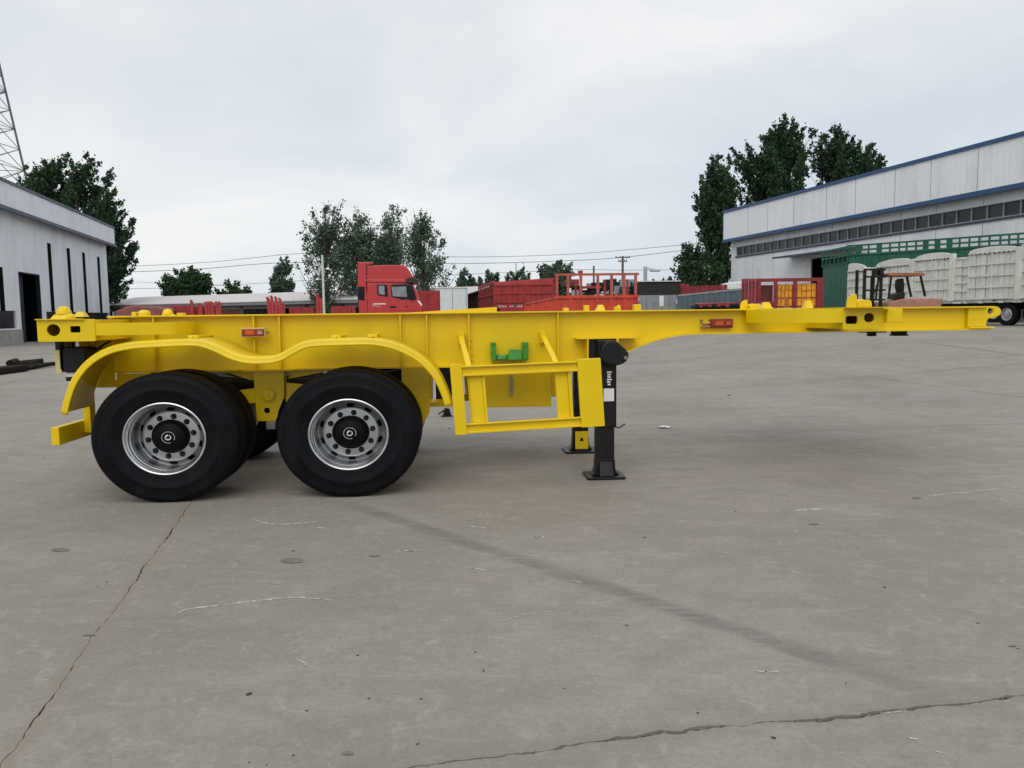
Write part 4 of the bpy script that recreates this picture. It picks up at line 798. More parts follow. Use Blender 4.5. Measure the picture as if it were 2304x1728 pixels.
for k in range(9): b.box((xw, -.034, 2.0), (xw + .09, -.03, 2.12 + random.uniform(0, .05))); xw += .14 + (.2 if k in (3, 5) else 0)
b.build('tail_lettering', mat('worn_white', (.45, .40, .40), .7), o)
# ---- orange red open fence trailer
f = vehicle('stake_trailer', 1252, 690, 40, 1.5, 'orange-red trailer with tall open window frames above solid sides', 'trailer'); o = f.e
zb = f.T(1340, 669)[1]; zt = f.T(1340, 620)[1]; L_ = f.T(1434, 660)[0]
fence(o, 0, L_, 1.1, zb, 0, ORG, bay=L_ / 6, rails=1, board=.16)
for X in (1253, 1278, 1307, 1345, 1376, 1404, 1430):
    s = f.T(X, 650)[0]; MB().box((s - .07, -.07, zb), (s + .07, .05, zt)).build('frame_post', mat('faded_red_post', (.40, .09, .06), .6, var=.25), o)
MB().box((-.08, -.06, zt), (L_ + .08, .06, zt + .12)).build('frame_rail', mat('faded_red_post', (.40, .09, .06), .6), o)
MB().box((-.08, -.08, zb - .02), (L_ + .08, .04, zb + .1)).build('frame_rail', ORG, o)
s = f.T(1306, 615)[0]; MB().box((s - .12, -.05, zt + .12), (s + .12, .05, zt + .27)).build('rail_bracket', DRED, o)
sl_ = f.T(1180, 690)[0]; zl = f.T(1180, 684)[1]; nn = 9
for q in range(nn):
    a, c = sl_ * (1 - q / nn), sl_ * (1 - (q + 1) / nn); za, zc = zl + (zb - zl) * q / nn, zl + (zb - zl) * (q + 1) / nn; d = .02 * (q % 2)
    MB().hexa([(a, d, 1.1), (c - .015, d, 1.1), (c - .015, d + .03, 1.1), (a, d + .03, 1.1)], [(a, d, za), (c - .015, d, zc), (c - .015, d + .03, zc), (a, d + .03, za)]).build('sloping_board', ORG, o)
MB().bar((sl_, -.03, zl), (0, -.03, zb), .05, .07).build('sloping_rail', mat('faded_red_post', (.40, .09, .06), .6), o)
chassis(o, sl_, L_, .05, 2.45, 1.08, (L_ - 1.0, L_ - 2.3))
for k, X in enumerate((1253, 1307, 1376, 1430)):
    s = f.T(X, 650)[0]; MB().box((s - .05, 2.35, 1.1), (s + .05, 2.45, zt - .1)).build('far_post', DRED, o)
MB().box((0, 2.36, 1.1), (L_, 2.42, zb - .5)).build('far_side', DRED, o)
# ---- dark stacked machinery seen through those frames
f = vehicle('scrap_machine', 1262, 690, 54, 0, 'dark cluttered machinery behind the orange trailer frames', 'machinery'); o = f.e; L_ = f.T(1434, 690)[0]
for k in range(90):
    x = random.uniform(0, L_ - .4); z = random.uniform(.2, 3.5); y = random.uniform(0, 1.5); a, c = random.uniform(.3, 1.6), random.uniform(.12, .6)
    MB().box((x, y, z), (min(L_, x + a), y + random.uniform(.2, 1), z + c)).build('machine_block', random.choice([BLK, BLK, GREY, DRED, mat('rusty_iron', (.10, .045, .03), .8, var=.4)]), o)
MB().box((0, .4, 0), (L_, 2, .9)).build('base_frame', BLK, o)
for k in range(7): x = L_ * (k + .5) / 7; MB().box((x - .06, .2, .9), (x + .06, .35, random.uniform(2.6, 3.6))).build('upright', BLK, o)
# ---- black tarped grey trailer
f = vehicle('grey_trailer', 1437, 690, 52, 0, 'grey sided trailer under a black tarpaulin beside the lamp post', 'trailer'); o = f.e; L_ = f.T(1522, 690)[0]; zm = f.T(1480, 664)[1]; zt = f.T(1480, 634)[1]
for q in range(5): MB().box((L_ * q / 5 + .02, 0, 1.0), (L_ * (q + 1) / 5, .06, zm)).build('side_panel', GREY, o, bevel=.01)
MB().box((0.0, .08, zm - .1), (L_ + .3, 2.4, zt)).build('tarpaulin', mat('black_tarp', (.006, .006, .007), .6), o, bevel=.08); MB().box((0, -.02, zt + .01), (L_ + .3, 2.3, zt + .07)).build('top_bow', WFEN, o)
chassis(o, 0, L_, .1, 2.4, .99, (L_ * .5,)); MB().box((L_ * .55, -.01, zm - .75), (L_ * .66, -.004, zm - .05)).build('white_rag', WHT, o)
# ---- slate blue dropside
f = vehicle('dropside_trailer', 1524, 690, 50, -4, 'slate blue ribbed dropside body in front of the crimson trailers', 'trailer'); o = f.e; L_ = f.T(1669, 690)[0]
nq = 12; zl = f.T(1526, 667)[1]; zr = f.T(1668, 652)[1]
for q in range(nq):
    a, c = L_ * q / nq, L_ * (q + 1) / nq; za, zc = zl + (zr - zl) * q / nq, zl + (zr - zl) * (q + 1) / nq
    MB().hexa([(a + .02, 0, .9), (c - .02, 0, .9), (c - .02, .06, .9), (a + .02, .06, .9)], [(a + .02, 0, za), (c - .02, 0, zc), (c - .02, .06, zc), (a + .02, .06, za)]).build('side_panel', SLATE, o)
    MB().box((a - .03, -.06, .9), (a + .02, -.002, za)).build('rib', SLATE, o)
MB().bar((0, .02, zl + .05), (L_, .02, zr + .05), .14, .12).build('top_rail', GREY, o); chassis(o, 0, L_, .1, 2.3, .88, (L_ - 1.2, 1.2))
# ---- crimson trailers
f = vehicle('crimson_trailer', 1515, 690, 54, -2, 'dark crimson trailer with rounded headboard behind the slate blue body', 'trailer'); o = f.e; L_ = f.T(1640, 660)[0]
hd = [(f.T(1515, 0)[0], .9), f.T(1515, 645), f.T(1520, 640), f.T(1535, 638), f.T(1550, 640), f.T(1557, 646), f.T(1557, 661), f.T(1523, 665), (f.T(1523, 0)[0], .9)]
MB().prism(hd, 0, .12).build('headboard', CRIM, o, bevel=.03)
z0_ = f.T(1600, 656)[1]; z1_ = f.T(1600, 643)[1]; a = f.T(1558, 650)[0]
for q in range(8): MB().box((a + (L_ - a) * q / 8, .3 + .03 * (q % 2), .9), (a + (L_ - a) * (q + 1) / 8 - .03, .34 + .03 * (q % 2), z1_ + .04 * q * .3)).build('side_board', CRIM, o)
chassis(o, 0, L_, .4, 2.4, .88, (L_ - 1.4, 1.0))
f = vehicle('minibus', 1628, 690, 60, -2, 'white minibus roof showing behind the crimson bodies', 'minibus'); o = f.e; L_ = f.T(1672, 660)[0]; zt = f.T(1650, 635)[1]; zw = f.T(1650, 649)[1]
MB().prism([(0, .5), (0, zw - .4), f.T(1630, 645), f.T(1634, 639), f.T(1640, 635.5), (L_, zt + .05), (L_, .5)], 0, 1.9).build('body', mat('minibus_white', (.72, .73, .72), .3, coat=.4), o, bevel=.08)
MB().box((.12, -.01, zw - .75), (L_ - .2, -.002, zw - .05)).build('side_windows', GLASS, o)
for x in (.5, L_ - .5): road_wheel(o, x, .02, 0, .34, .22)
f = vehicle('crimson_flatbed', 1563, 690, 46, -2, 'low crimson flatbed deck with torn edge in front of the crimson cage', 'trailer'); o = f.e; L_ = f.T(1742, 690)[0]; zt = f.T(1650, 679)[1]; zm = f.T(1650, 685)[1]
MB().hexa([(0, 0, zm), (L_, 0, zm), (L_, 2.4, zm), (.6, 2.4, zm)], [(0, 0, zt - .1), (L_, 0, zt), (L_, 2.4, zt), (.6, 2.4, zt)]).build('deck', CRIM, o)
for q in range(18): MB().box((L_ * q / 18, -.03, zm - random.uniform(.02, .16)), (L_ * (q + .8) / 18, -.002, zm + .04)).build('edge_cleat', random.choice([CRIM, BLK, mat('pale_wood', (.42, .33, .26), .8)]), o)
chassis(o, .2, L_, .1, 2.3, zm - .05, (L_ - 1.2, 1.2))
f = vehicle('cage_truck', 1668, 690, 50, -6, 'crimson cage truck loaded with yellow-orange panels before the right workshop', 'truck'); o = f.e; L_ = f.T(1852, 690)[0]; zt = f.T(1760, 626)[1]; zfl = f.T(1760, 686)[1]
a1 = f.T(1708, 650)[0]; a2 = f.T(1745, 650)[0]; a3 = f.T(1789, 650)[0]; a4 = f.T(1838, 650)[0]; zs = f.T(1690, 627)[1]
for q in range(5): MB().box((a1 * q / 5, .02 * (q % 2), .9), (a1 * (q + 1) / 5 - .02, .05 + .02 * (q % 2), zs)).build('head_panel', CRIM, o)
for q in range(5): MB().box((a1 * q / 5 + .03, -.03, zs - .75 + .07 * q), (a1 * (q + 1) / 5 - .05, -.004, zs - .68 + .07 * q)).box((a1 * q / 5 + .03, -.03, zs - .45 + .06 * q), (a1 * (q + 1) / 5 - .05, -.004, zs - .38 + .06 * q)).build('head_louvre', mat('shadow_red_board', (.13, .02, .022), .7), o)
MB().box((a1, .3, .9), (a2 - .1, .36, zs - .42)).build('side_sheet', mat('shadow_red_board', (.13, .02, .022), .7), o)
for x in (a1, a2, a3, a4 + .12, L_ - .1): MB().box((x - .11, -.06, zfl - .4), (x + .11, .08, zt)).build('cage_post', CRIM, o)
MB().box((a1, -.05, zt - .22), (L_, .08, zt)).build('cage_rail', CRIM, o); MB().box((a4 + .25, .02, .9), (L_, .12, zt - .23)).build('end_panel', CRIM, o)
for x0_, x1_ in ((a2 + .15, a3 - .12), (a3 + .14, a4)):
    zz = [zfl - .1, zfl + .45, zfl + .95, zt - .75, zt - .3]; nn = 4
    for i in range(nn):
        for j in range(4):
            if random.random() < .06: continue
            w = (x1_ - x0_) / nn; MB().box((x0_ + i * w + .03, .12 + random.uniform(0, .06), zz[j] + .03), (x0_ + (i + 1) * w - .02, .2, zz[j + 1] - .03 - random.uniform(0, .1))).build('stacked_panel', TANK, o, bevel=.01)
    MB().box((x0_ - .1, .21, zfl - .2), (x1_ + .1, .25, zt - .4)).build('panel_frame', mat('orange_frame', (.45, .13, .02), .6), o)
chassis(o, 0, L_, .3, 2.5, .9, (1.2, L_ - 1.3, L_ - 2.5))
# ---- green stake body
pA = P(1908, 560, 51); pB = P(2330, 545, 43.5); f = Fr((pA.x, pA.y, hgt(pA.x, pA.y)), math.atan2(pB.y - pA.y, pB.x - pA.x)); o = empty('stake_truck', f.o, f.a, label='tall green stake body with barred windows behind the white truck', cat='truck')
L_ = (Vector((pB.x, pB.y)) - Vector((pA.x, pA.y))).length; zt = f.T(1915, 553)[1]; zm = f.T(1915, 574)[1]; zl = f.T(1915, 590)[1]
fence(o, 0, L_, 1.2, zm, 0, GREENF, bay=1.6, rails=2, board=.4)
for z in (zm + .02, (zm + zt) / 2, zt): MB().box((-.05, -.07, z - .06), (L_, .03, z + .05)).build('bar_rail', GREENF, o)
x = .1
while x < L_:
    w = random.choice((.10, .10, .32)); MB().box((x, -.05, zm), (x + w, .02, zt)).build('window_bar', GREENF, o); x += w + random.choice((.34, .45, .42))
Le = 2.6; ex, ey = -1.9, 2.0                       # the end wall turns away to the left
pE = P(1852, 565, 55); q = Vector((pE.x - pA.x, pE.y - pA.y, 0)); ex, ey = q.dot(f.U), q.dot(f.V)
def E_(t, z, d=0): return (ex * t, ey * t + d, z)
for k in range(8):
    t0, t1 = k / 8, (k + 1) / 8 - .015; MB().hexa([E_(t0, .9), E_(t1, .9), E_(t1, .9, .05), E_(t0, .9, .05)], [E_(t0, zl), E_(t1, zl), E_(t1, zl, .05), E_(t0, zl, .05)]).build('end_board', GREENF, o)
for k in range(7): MB().bar(E_(k / 6, zl, -.02), E_(k / 6, zt - .1, -.02), .08, .1).build('end_bar', GREENF, o)
for z in (zl, zm - .5, zm, zt - .05): MB().bar(E_(-.02, z, -.05), E_(1.04, z, -.05), .06, .10).build('end_rail', GREENF, o)
MB().hexa([E_(0, zl + .1, .08), E_(1, zl + .1, .08), E_(1, zl + .1, .1), E_(0, zl + .1, .1)], [E_(0, zm - .1, .08), E_(1, zm - .1, .08), E_(1, zm - .1, .1), E_(0, zm - .1, .1)]).build('end_mesh', mat('dark_green_mesh', (.008, .05, .035), .7), o)
MB().box((-.1, .1, .85), (L_, 2.4, 1.19)).build('deck', BLK, o)
for x in (1.5, 2.8, 8.5): road_wheel(o, x, .15, 0)
# ---- white stake trailer on the right
pA = P(1912, 640, 46); pB = P(2304, 640, 35); f = Fr((pA.x, pA.y, .72), math.atan2(pB.y - pA.y, pB.x - pA.x)); o = empty('stake_truck', f.o, f.a, label='long dirty white stake body with humped top boards at the right edge', cat='truck')
L0 = (Vector((pB.x, pB.y)) - Vector((pA.x, pA.y))).length; L_ = L0 + 3.0
def wp(cx, cy): s, z = f.T(1820 + cx / 4.57, 500 + cy / 4.57); return s, z
zb_ = wp(1600, 790)[1]
secs = [(415, 600, 440, 395, 470), (705, 1050, 440, 345, 385), (1105, 1465, 370, 285, 330), (1665, 2150, 300, 220, 255)]
ends = []
for (c0, c1, y0_, ym, y1_) in secs:
    a, za = wp(c0, y0_); c, zc = wp(c1, y1_); zmid = wp((c0 + c1) / 2, ym)[1]; ends.append((a, c))
    ztop = min(za, zc) - .12; nbz = 4
    top = [(a + (c - a) * k / 12, (za + (zc - za) * k / 12) + .5 * (zmid - (za + zc) / 2) * math.sin(PI * k / 12) ** .5) for k in range(13)]
    MB().prism([(a, ztop)] + top + [(c, ztop)], -.08, .04).build('hump_board', WFEN, o, bevel=.02)
    fence(o, a, c, zb_, ztop, 0, WFEN, bay=(c - a) / 2 if c - a > 2 else c - a, rails=4, board=.30, jit=.02)
    MB().box((c, -.12, zb_ - .1), (c + .28, .06, zc + .02)).build('corner_post', WFEN, o, bevel=.02)
    for q in range(10):
        x = a + (c - a) * (q + .3) / 10; MB().box((x, -.088, ztop - .06 - random.uniform(0, .03)), (x + .09, -.081, ztop - .02)).build('bolt_slot', BLK, o)
a0 = ends[2][1] + .3; c0 = ends[3][0] - .05; zj = wp(1580, 370)[1]
fence(o, a0, c0, zb_, zj, .02, WFEN, bay=c0 - a0, rails=5, board=.3, jit=.02)
fence(o, ends[3][1] + .3, L_, zb_, wp(2150, 240)[1], 0, WFEN, bay=1.4, rails=4, board=.3, jit=.02)
fence(o, ends[0][1] + .3, ends[1][0] - .05, zb_, wp(690, 470)[1], .02, WFEN, bay=5, rails=3, board=.3)
fence(o, ends[1][1] + .3, ends[2][0] - .03, zb_, wp(1080, 380)[1], .02, WFEN, bay=5, rails=3, board=.3) if ends[2][0] - ends[1][1] > .5 else None
MB().box((0, .06, zb_ - .2), (L_, 2.4, zb_ - .01)).box((0, 2.3, zb_), (L_, 2.36, zb_ + 1.8)).build('deck', WFEN, o)
for q in range(16): x = L_ * (q + random.random() * .6) / 16; MB().box((x, -.03, zb_ - .22), (x + random.uniform(.1, .5), .05, zb_ - .12)).build('edge_fitting', random.choice([BLK, WFEN, GREY]), o)
for y in (.8, 1.6): MB().box((2.5, y - .08, .75), (L_, y + .08, zb_ - .21)).build('frame_rail', BLK, o)
for x in (L0 - .9, L0 + .45, L0 + 1.75):
    road_wheel(o, x, .08, 0, .54, .3); MB().lathe([(.54, 0), (.54, .3), (.1, .3)], (x, 2.0, .54), 24).build('wheel', TYR, o, smooth=40)
for x in (3.4, 4.6): road_wheel(o, x, .3, 0, .5, .3)
MB().prism([(L0 + .1 - 1.7, 1.15), (L0 - 1.5, 1.3), (L0 + 2.2, 1.3), (L0 + 2.4, 1.15), (L0 + 2.2, 1.25), (L0 - 1.45, 1.25)], -.02, .5).build('mudguard', BLK, o)
MB().box((L0 - .3, -.05, 1.25), (L0 - .1, .0, 1.5)).build('rusty_step', FADED, o)
# ---- forklift
f = vehicle('forklift', 1960, 690, 30, 4, 'orange roofed forklift with dark mast in front of the white truck', 'forklift'); o = f.e
def fk(cx, cy, v=0): return f.T(1820 + cx / 4.57, 500 + cy / 4.57, v)
rz0 = fk(1000, 552)[1]; rz1 = fk(1000, 518)[1]; xa, xb = fk(842, 0)[0], fk(1218, 0)[0]
MB().prism([(xa, rz0 + .02), (xa + .02, rz1 - .02), (xa + .12, rz1), (xb - .12, rz1), (xb, rz1 - .05), (xb, rz0 + .01), (xb - .1, rz0), (xa + .1, rz0)], 0, 1.05).build('overhead_guard', BROWNF, o, bevel=.02)
for v in (.04, .96):
    MB().bar((fk(1175, 0)[0], v, rz0), (fk(1228, 0)[0], v, fk(0, 775)[1]), .07, .07, (0, 1, 0)).build('rear_pillar', BLK, o); MB().bar((fk(872, 0)[0], v, rz0), (fk(850, 0)[0], v, fk(0, 800)[1]), .06, .06, (0, 1, 0)).build('front_pillar', BLK, o)
bd = [(fk(828, 0)[0], .45), fk(828, 825), fk(1020, 782), fk(1380, 782), (fk(1385, 0)[0], .55), (fk(1300, 0)[0], .35)]
MB().prism(bd, 0, 1.05).build('body', FADED, o, bevel=.04)
MB().prism([(fk(1240, 0)[0], .4), (fk(1240, 0)[0], fk(0, 790)[1] - .03), (fk(1395, 0)[0], fk(0, 790)[1] - .04), (fk(1400, 0)[0], .4)], .03, 1.02).build('counterweight', BLK, o, bevel=.04)
for cx in (618, 790):
    x = fk(cx, 0)[0]
    for v in (.2, .78): MB().box((x - .05, v - .04, .15), (x + .05, v + .04, fk(0, 485 if cx < 700 else 475)[1])).build('mast_channel', BLK, o)
for cy in (485, 560, 700, 800): MB().box((fk(612, 0)[0], .15, fk(0, cy)[1] - .05), (fk(835, 0)[0], .23, fk(0, cy)[1] + .02)).build('mast_cross_bar', BLK, o)
MB().box((fk(765, 0)[0], .3, fk(0, 545)[1]), (fk(835, 0)[0], .7, fk(0, 472)[1])).build('lift_head', BLK, o, bevel=.02)
MB().tube([(fk(735, 0)[0], .5, .2), (fk(735, 0)[0], .5, fk(0, 560)[1])], .05, 12).build('lift_cylinder', BLK, o, smooth=40)
MB().bar((fk(700, 0)[0], .12, fk(0, 790)[1]), (fk(755, 0)[0], .12, fk(0, 570)[1]), .02, .05, (0, 1, 0)).build('hose_guard', BLK, o)
for v in (.25, .7): MB().box((fk(612, 0)[0] - 1.05, v, .08), (fk(612, 0)[0], v + .1, .13)).box((fk(612, 0)[0] - .06, v, .13), (fk(612, 0)[0] - .0, v + .1, .7)).build('fork', BLK, o)
MB().prism([fk(930, 790), fk(945, 735), fk(1015, 705), fk(1040, 725), fk(1030, 790)], .3, .75).build('seat', BLK, o, bevel=.03); MB().prism([fk(1000, 720), fk(985, 660), fk(990, 590), fk(1025, 570), fk(1035, 640), fk(1030, 720)], .32, .72).build('backrest', BLK, o, bevel=.03)
MB().tube([(fk(905, 0)[0], .5, fk(0, 800)[1]), (fk(925, 0)[0], .5, fk(0, 735)[1])], .02, 8).build('steering_column', BLK, o)
road_wheel(o, fk(800, 0)[0], .02, 0, .33, .25); road_wheel(o, fk(1270, 0)[0], .06, 0, .27, .2); road_wheel(o, fk(800, 0)[0], .8, 0, .33, .25); road_wheel(o, fk(1270, 0)[0], .8, 0, .27, .2)
# ================================================================== trees
def make_tree(name, label, cx, Y, tips, lm, dens=1.0, leaf=.30, spread=.85, basey=None, group=None, fill=.6, zmin=1.0):
    base = P(cx, 700, Y); bx, by = base.x, base.y; gz = hgt(bx, by) - .1; rnd = random.Random(int(cx * 13 + Y)); px = Y / FOC
    root = empty(name, (bx, by, gz), 0, label=label, cat='tree', group=group)
    top = max(P(x, y, Y).z for x, y in tips); Ht = top - gz
    tb_ = MB(); tb_.tube([(0, 0, 0), (.05, .03, Ht * .3), (-.04, .05, Ht * .6), (.02, 0, Ht * .9)], [Ht * .020, Ht * .015, Ht * .009, Ht * .003], 9)
    pts = []; hole = (.02, .62) if lm is LEAF2 and leaf < .26 else (-.20, .55)
    def limb(p0, p1, sp, n):
        d = p1 - p0; tb_.tube([p0, p0 + d * .5 + Vector((0, 0, -.04 * d.length)), p1], [max(.02, d.length * .012), d.length * .008, .012], 5, False)
        Ld = d.length; nc = max(6, int(Ld / .42 * n))
        for k in range(nc):
            t = .22 + .80 * (k + rnd.random() * .7) / nc; w = sp * 1.35 * (1.10 - .82 * t); c = p0 + d * t + Vector((0, 0, -.04 * Ld * 4 * t * (1 - t)))
            ang = rnd.random() * 2 * PI; rr = w * math.sqrt(rnd.random()); c += Vector((math.cos(ang) * rr, math.sin(ang) * rr, rnd.uniform(-.4, .5) * w))
            if t < .97 and noise.noise(c * hole[1] + Vector((cx * .37, Y, 0))) < hole[0]: continue      # gaps where the sky shows through
            pts.append((c, .34 * max(.45, w) ** .5, d.normalized()))
    ext = []
    for i in range(len(tips)):                        # side limbs between neighbouring leaders
        for j in range(i):
            (xa, ya), (xb, yb) = tips[i], tips[j]; dd = math.hypot(xa - xb, ya - yb)
            if 14 < dd < 70 and rnd.random() < .6: ext.append(((xa + xb) / 2 + (cx - (xa + xb) / 2) * .04 + rnd.uniform(-5, 5), (ya + yb) / 2 + rnd.uniform(0, 16)))
    for x, y in tips + ext[:32]:
        q = P(x, y, Y) - Vector((bx, by, gz)); dy = rnd.uniform(-.5, .5) * (1.5 + abs(q.x) * .9); dxl = abs(q.x)
        h0 = max(Ht * .12, q.z - 1.6 - dxl * 1.05 - rnd.random() * 1.2); q.y += dy
        limb(Vector((q.x * .05, 0, h0)), q, spread * (.55 + .45 * min(1, (q.z - h0) / 4)), dens)
        for _ in range(1):                        # a shorter limb towards the viewer or away keeps the crown round
            a = rnd.choice((-1, 1)); q2_ = Vector((q.x * rnd.uniform(.2, .7), a * rnd.uniform(.8, 2.2) * (1 + dxl * .3), q.z - rnd.uniform(.8, 2.5))); 
            limb(Vector((0, 0, max(Ht * .10, h0 - 1.0))), q2_, spread, dens)
    zl = max(zmin, Ht * .12)
    tb_.build('trunk', BARK, root, smooth=60)
    per = 21 if lm is LEAF2 and leaf < .26 else 30; N_ = len(pts) * per
    C = np.repeat(np.array([tuple(p[0]) for p in pts]), per, 0); Rr = np.repeat(np.array([p[1] for p in pts]), per); D = np.repeat(np.array([tuple(p[2]) for p in pts]), per, 0)
    rg = np.random.RandomState(int(cx + Y)); off = rg.normal(size=(N_, 3)) * (Rr * .50)[:, None] + D * (rg.normal(size=N_) * .75 * Rr)[:, None]; C = C + off
    keep = C[:, 2] > zl; C = C[keep]; N_ = len(C)
    a = rg.normal(size=(N_, 3)); a /= np.linalg.norm(a, axis=1)[:, None]; c2 = np.cross(a, rg.normal(size=(N_, 3))); c2 /= np.linalg.norm(c2, axis=1)[:, None]
    sz = leaf * (.55 + .7 * rg.rand(N_))[:, None]; a = a * sz * .5; c2 = c2 * sz * .42
    V_ = np.stack([C - a, C + c2 * .9 - a * .1, C + a, C - c2 * .9 - a * .1], 1).reshape(-1, 3).astype(np.float32)
    me = bpy.data.meshes.new('crown'); me.vertices.add(len(V_)); me.vertices.foreach_set('co', V_.ravel()); me.loops.add(N_ * 4); me.loops.foreach_set('vertex_index', np.arange(N_ * 4, dtype=np.int32))
    me.polygons.add(N_); me.polygons.foreach_set('loop_start', np.arange(0, N_ * 4, 4, dtype=np.int32)); me.update(calc_edges=True); me.materials.append(lm)
    co = bpy.data.objects.new('crown', me); COL.objects.link(co); co.parent = root
    return root
make_tree('poplar_tree', 'tall dense poplar at the corner of the left workshop', 188, 84, [(192, 343), (208, 365), (233, 380), (243, 396), (258, 429), (270, 462), (280, 486), (289, 520), (293, 556), (285, 584), (275, 608), (262, 632), (262, 500), (270, 530), (245, 470), (244, 640), (250, 450), (256, 475), (180, 380), (170, 400), (222, 450), (240, 500), (255, 540), (262, 580), (150, 420), (210, 420), (200, 470)], LEAF1, 1.2, .34, 1.0)
make_tree('poplar_tree', 'dark poplar rising over the left workshop roof beside the tower', 118, 86, [(81, 374), (98, 372), (120, 359), (135, 362), (150, 361), (169, 370), (60, 440), (90, 420), (140, 410), (160, 420), (110, 410), (130, 450), (75, 460)], LEAF1, 1.2, .34, 1.0)
make_tree('young_poplar_tree', 'thin young poplar between the tower and the dark poplars', 66, 80, [(49, 367), (55, 385), (62, 405), (40, 425), (22, 414), (72, 430)], LEAF1, .8, .30, .45)
make_tree('poplar_tree', 'leftmost of the tall poplars behind the right workshop', 1632, 92, [(1618, 350), (1637, 352), (1600, 359), (1590, 378), (1581, 397), (1576, 420), (1576, 440), (1569, 454), (1566, 468), (1573, 490), (1592, 516), (1597, 561), (1590, 540), (1610, 400), (1625, 420), (1600, 450), (1615, 500), (1650, 400), (1655, 440), (1620, 560), (1605, 590)], LEAF1, 1.2, .34, 1.0)
make_tree('poplar_tree', 'tallest poplar, in the middle of those behind the right workshop', 1752, 95, [(1758, 262), (1782, 273), (1801, 292), (1818, 302), (1739, 285), (1720, 302), (1706, 323), (1689, 321), (1664, 330), (1652, 362), (1816, 333), (1770, 300), (1745, 320), (1790, 330), (1720, 360), (1700, 380), (1680, 400), (1810, 380), (1760, 360), (1735, 400), (1780, 400), (1668, 402), (1663, 440), (1672, 470), (1822, 372)], LEAF1, 1.2, .36, 1.1)
make_tree('poplar_tree', 'rightmost poplar above the sloping blue roof trim', 1880, 97, [(1880, 283), (1899, 302), (1864, 296), (1844, 309), (1917, 326), (1939, 321), (1958, 325), (1961, 345), (1985, 366), (1827, 333), (1973, 380), (1890, 330), (1870, 340), (1910, 360), (1935, 365), (1850, 370), (1950, 390), (1827, 362), (1823, 392), (1900, 390)], LEAF1, 1.2, .36, 1.1)
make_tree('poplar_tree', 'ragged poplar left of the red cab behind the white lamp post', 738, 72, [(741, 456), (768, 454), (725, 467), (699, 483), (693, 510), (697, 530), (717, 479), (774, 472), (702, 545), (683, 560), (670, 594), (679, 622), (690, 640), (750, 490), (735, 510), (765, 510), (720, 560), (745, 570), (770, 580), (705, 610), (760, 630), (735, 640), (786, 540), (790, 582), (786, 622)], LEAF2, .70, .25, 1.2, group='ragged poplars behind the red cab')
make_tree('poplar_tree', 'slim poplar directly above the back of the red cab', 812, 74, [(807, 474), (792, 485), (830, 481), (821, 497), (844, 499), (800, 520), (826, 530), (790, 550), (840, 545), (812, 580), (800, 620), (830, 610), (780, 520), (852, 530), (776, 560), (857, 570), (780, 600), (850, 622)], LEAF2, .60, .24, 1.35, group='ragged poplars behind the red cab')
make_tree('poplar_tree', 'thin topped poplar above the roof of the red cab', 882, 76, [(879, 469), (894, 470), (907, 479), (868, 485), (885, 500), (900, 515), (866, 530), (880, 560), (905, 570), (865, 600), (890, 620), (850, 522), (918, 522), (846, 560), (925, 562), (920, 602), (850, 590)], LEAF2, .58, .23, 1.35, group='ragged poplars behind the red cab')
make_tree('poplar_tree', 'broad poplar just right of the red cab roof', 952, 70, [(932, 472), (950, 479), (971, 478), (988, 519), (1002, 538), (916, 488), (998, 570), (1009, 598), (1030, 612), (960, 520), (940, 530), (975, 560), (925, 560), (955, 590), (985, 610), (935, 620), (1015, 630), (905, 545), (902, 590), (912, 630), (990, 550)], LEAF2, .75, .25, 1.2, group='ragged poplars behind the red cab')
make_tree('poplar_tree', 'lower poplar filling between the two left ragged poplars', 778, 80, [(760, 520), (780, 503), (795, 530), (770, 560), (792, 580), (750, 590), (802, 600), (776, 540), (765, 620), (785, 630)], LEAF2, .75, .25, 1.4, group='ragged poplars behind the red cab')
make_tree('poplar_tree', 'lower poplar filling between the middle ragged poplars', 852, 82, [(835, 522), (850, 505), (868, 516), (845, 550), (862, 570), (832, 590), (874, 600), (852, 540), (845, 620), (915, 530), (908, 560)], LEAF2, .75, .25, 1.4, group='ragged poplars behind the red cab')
make_tree('conical_tree', 'small conical tree rising above the shed roof left of the poplars', 637, 92, [(642, 577), (626, 584), (655, 597), (616, 604), (661, 631), (612, 630), (636, 600), (648, 615), (622, 622), (640, 640)], LEAF2, 1.2, .30, .75)
make_tree('round_tree', 'rounded broadleaf tree above the shed roof left of the wires', 424, 100, [(379, 624), (396, 612), (418, 608), (440, 608), (460, 616), (470, 626), (472, 643), (376, 640), (408, 625), (430, 622), (450, 632), (390, 645), (420, 645)], LEAF3, 1.8, .36, 1.5)
make_tree('bush_tree', 'low green bushy tree right of the rounded tree', 522, 104, [(495, 652), (508, 640), (520, 634), (535, 640), (552, 648), (566, 655), (480, 660), (510, 655), (540, 656)], LEAF3, 1.6, .36, 1.1)
make_tree('bush_tree', 'low bushy tree peeping past the left workshop corner', 262, 98, [(246, 648), (256, 643), (268, 645), (280, 652), (288, 660), (262, 655)], LEAF3, 1.6, .36, 1.1)
make_tree('conical_tree', 'dark conical tree left of the right workshop', 1558, 82, [(1568, 529), (1555, 540), (1543, 550), (1533, 569), (1590, 567), (1523, 587), (1520, 609), (1580, 580), (1560, 570), (1545, 600), (1575, 610), (1530, 625), (1590, 620)], LEAF1, 1.4, .30, .95)
make_tree('bush_tree', 'leafy bush tree between the conical tree and right workshop', 1608, 88, [(1596, 589), (1585, 600), (1612, 592), (1630, 598), (1580, 620), (1605, 610), (1625, 620)], LEAF3, 1.7, .32, 1.2)
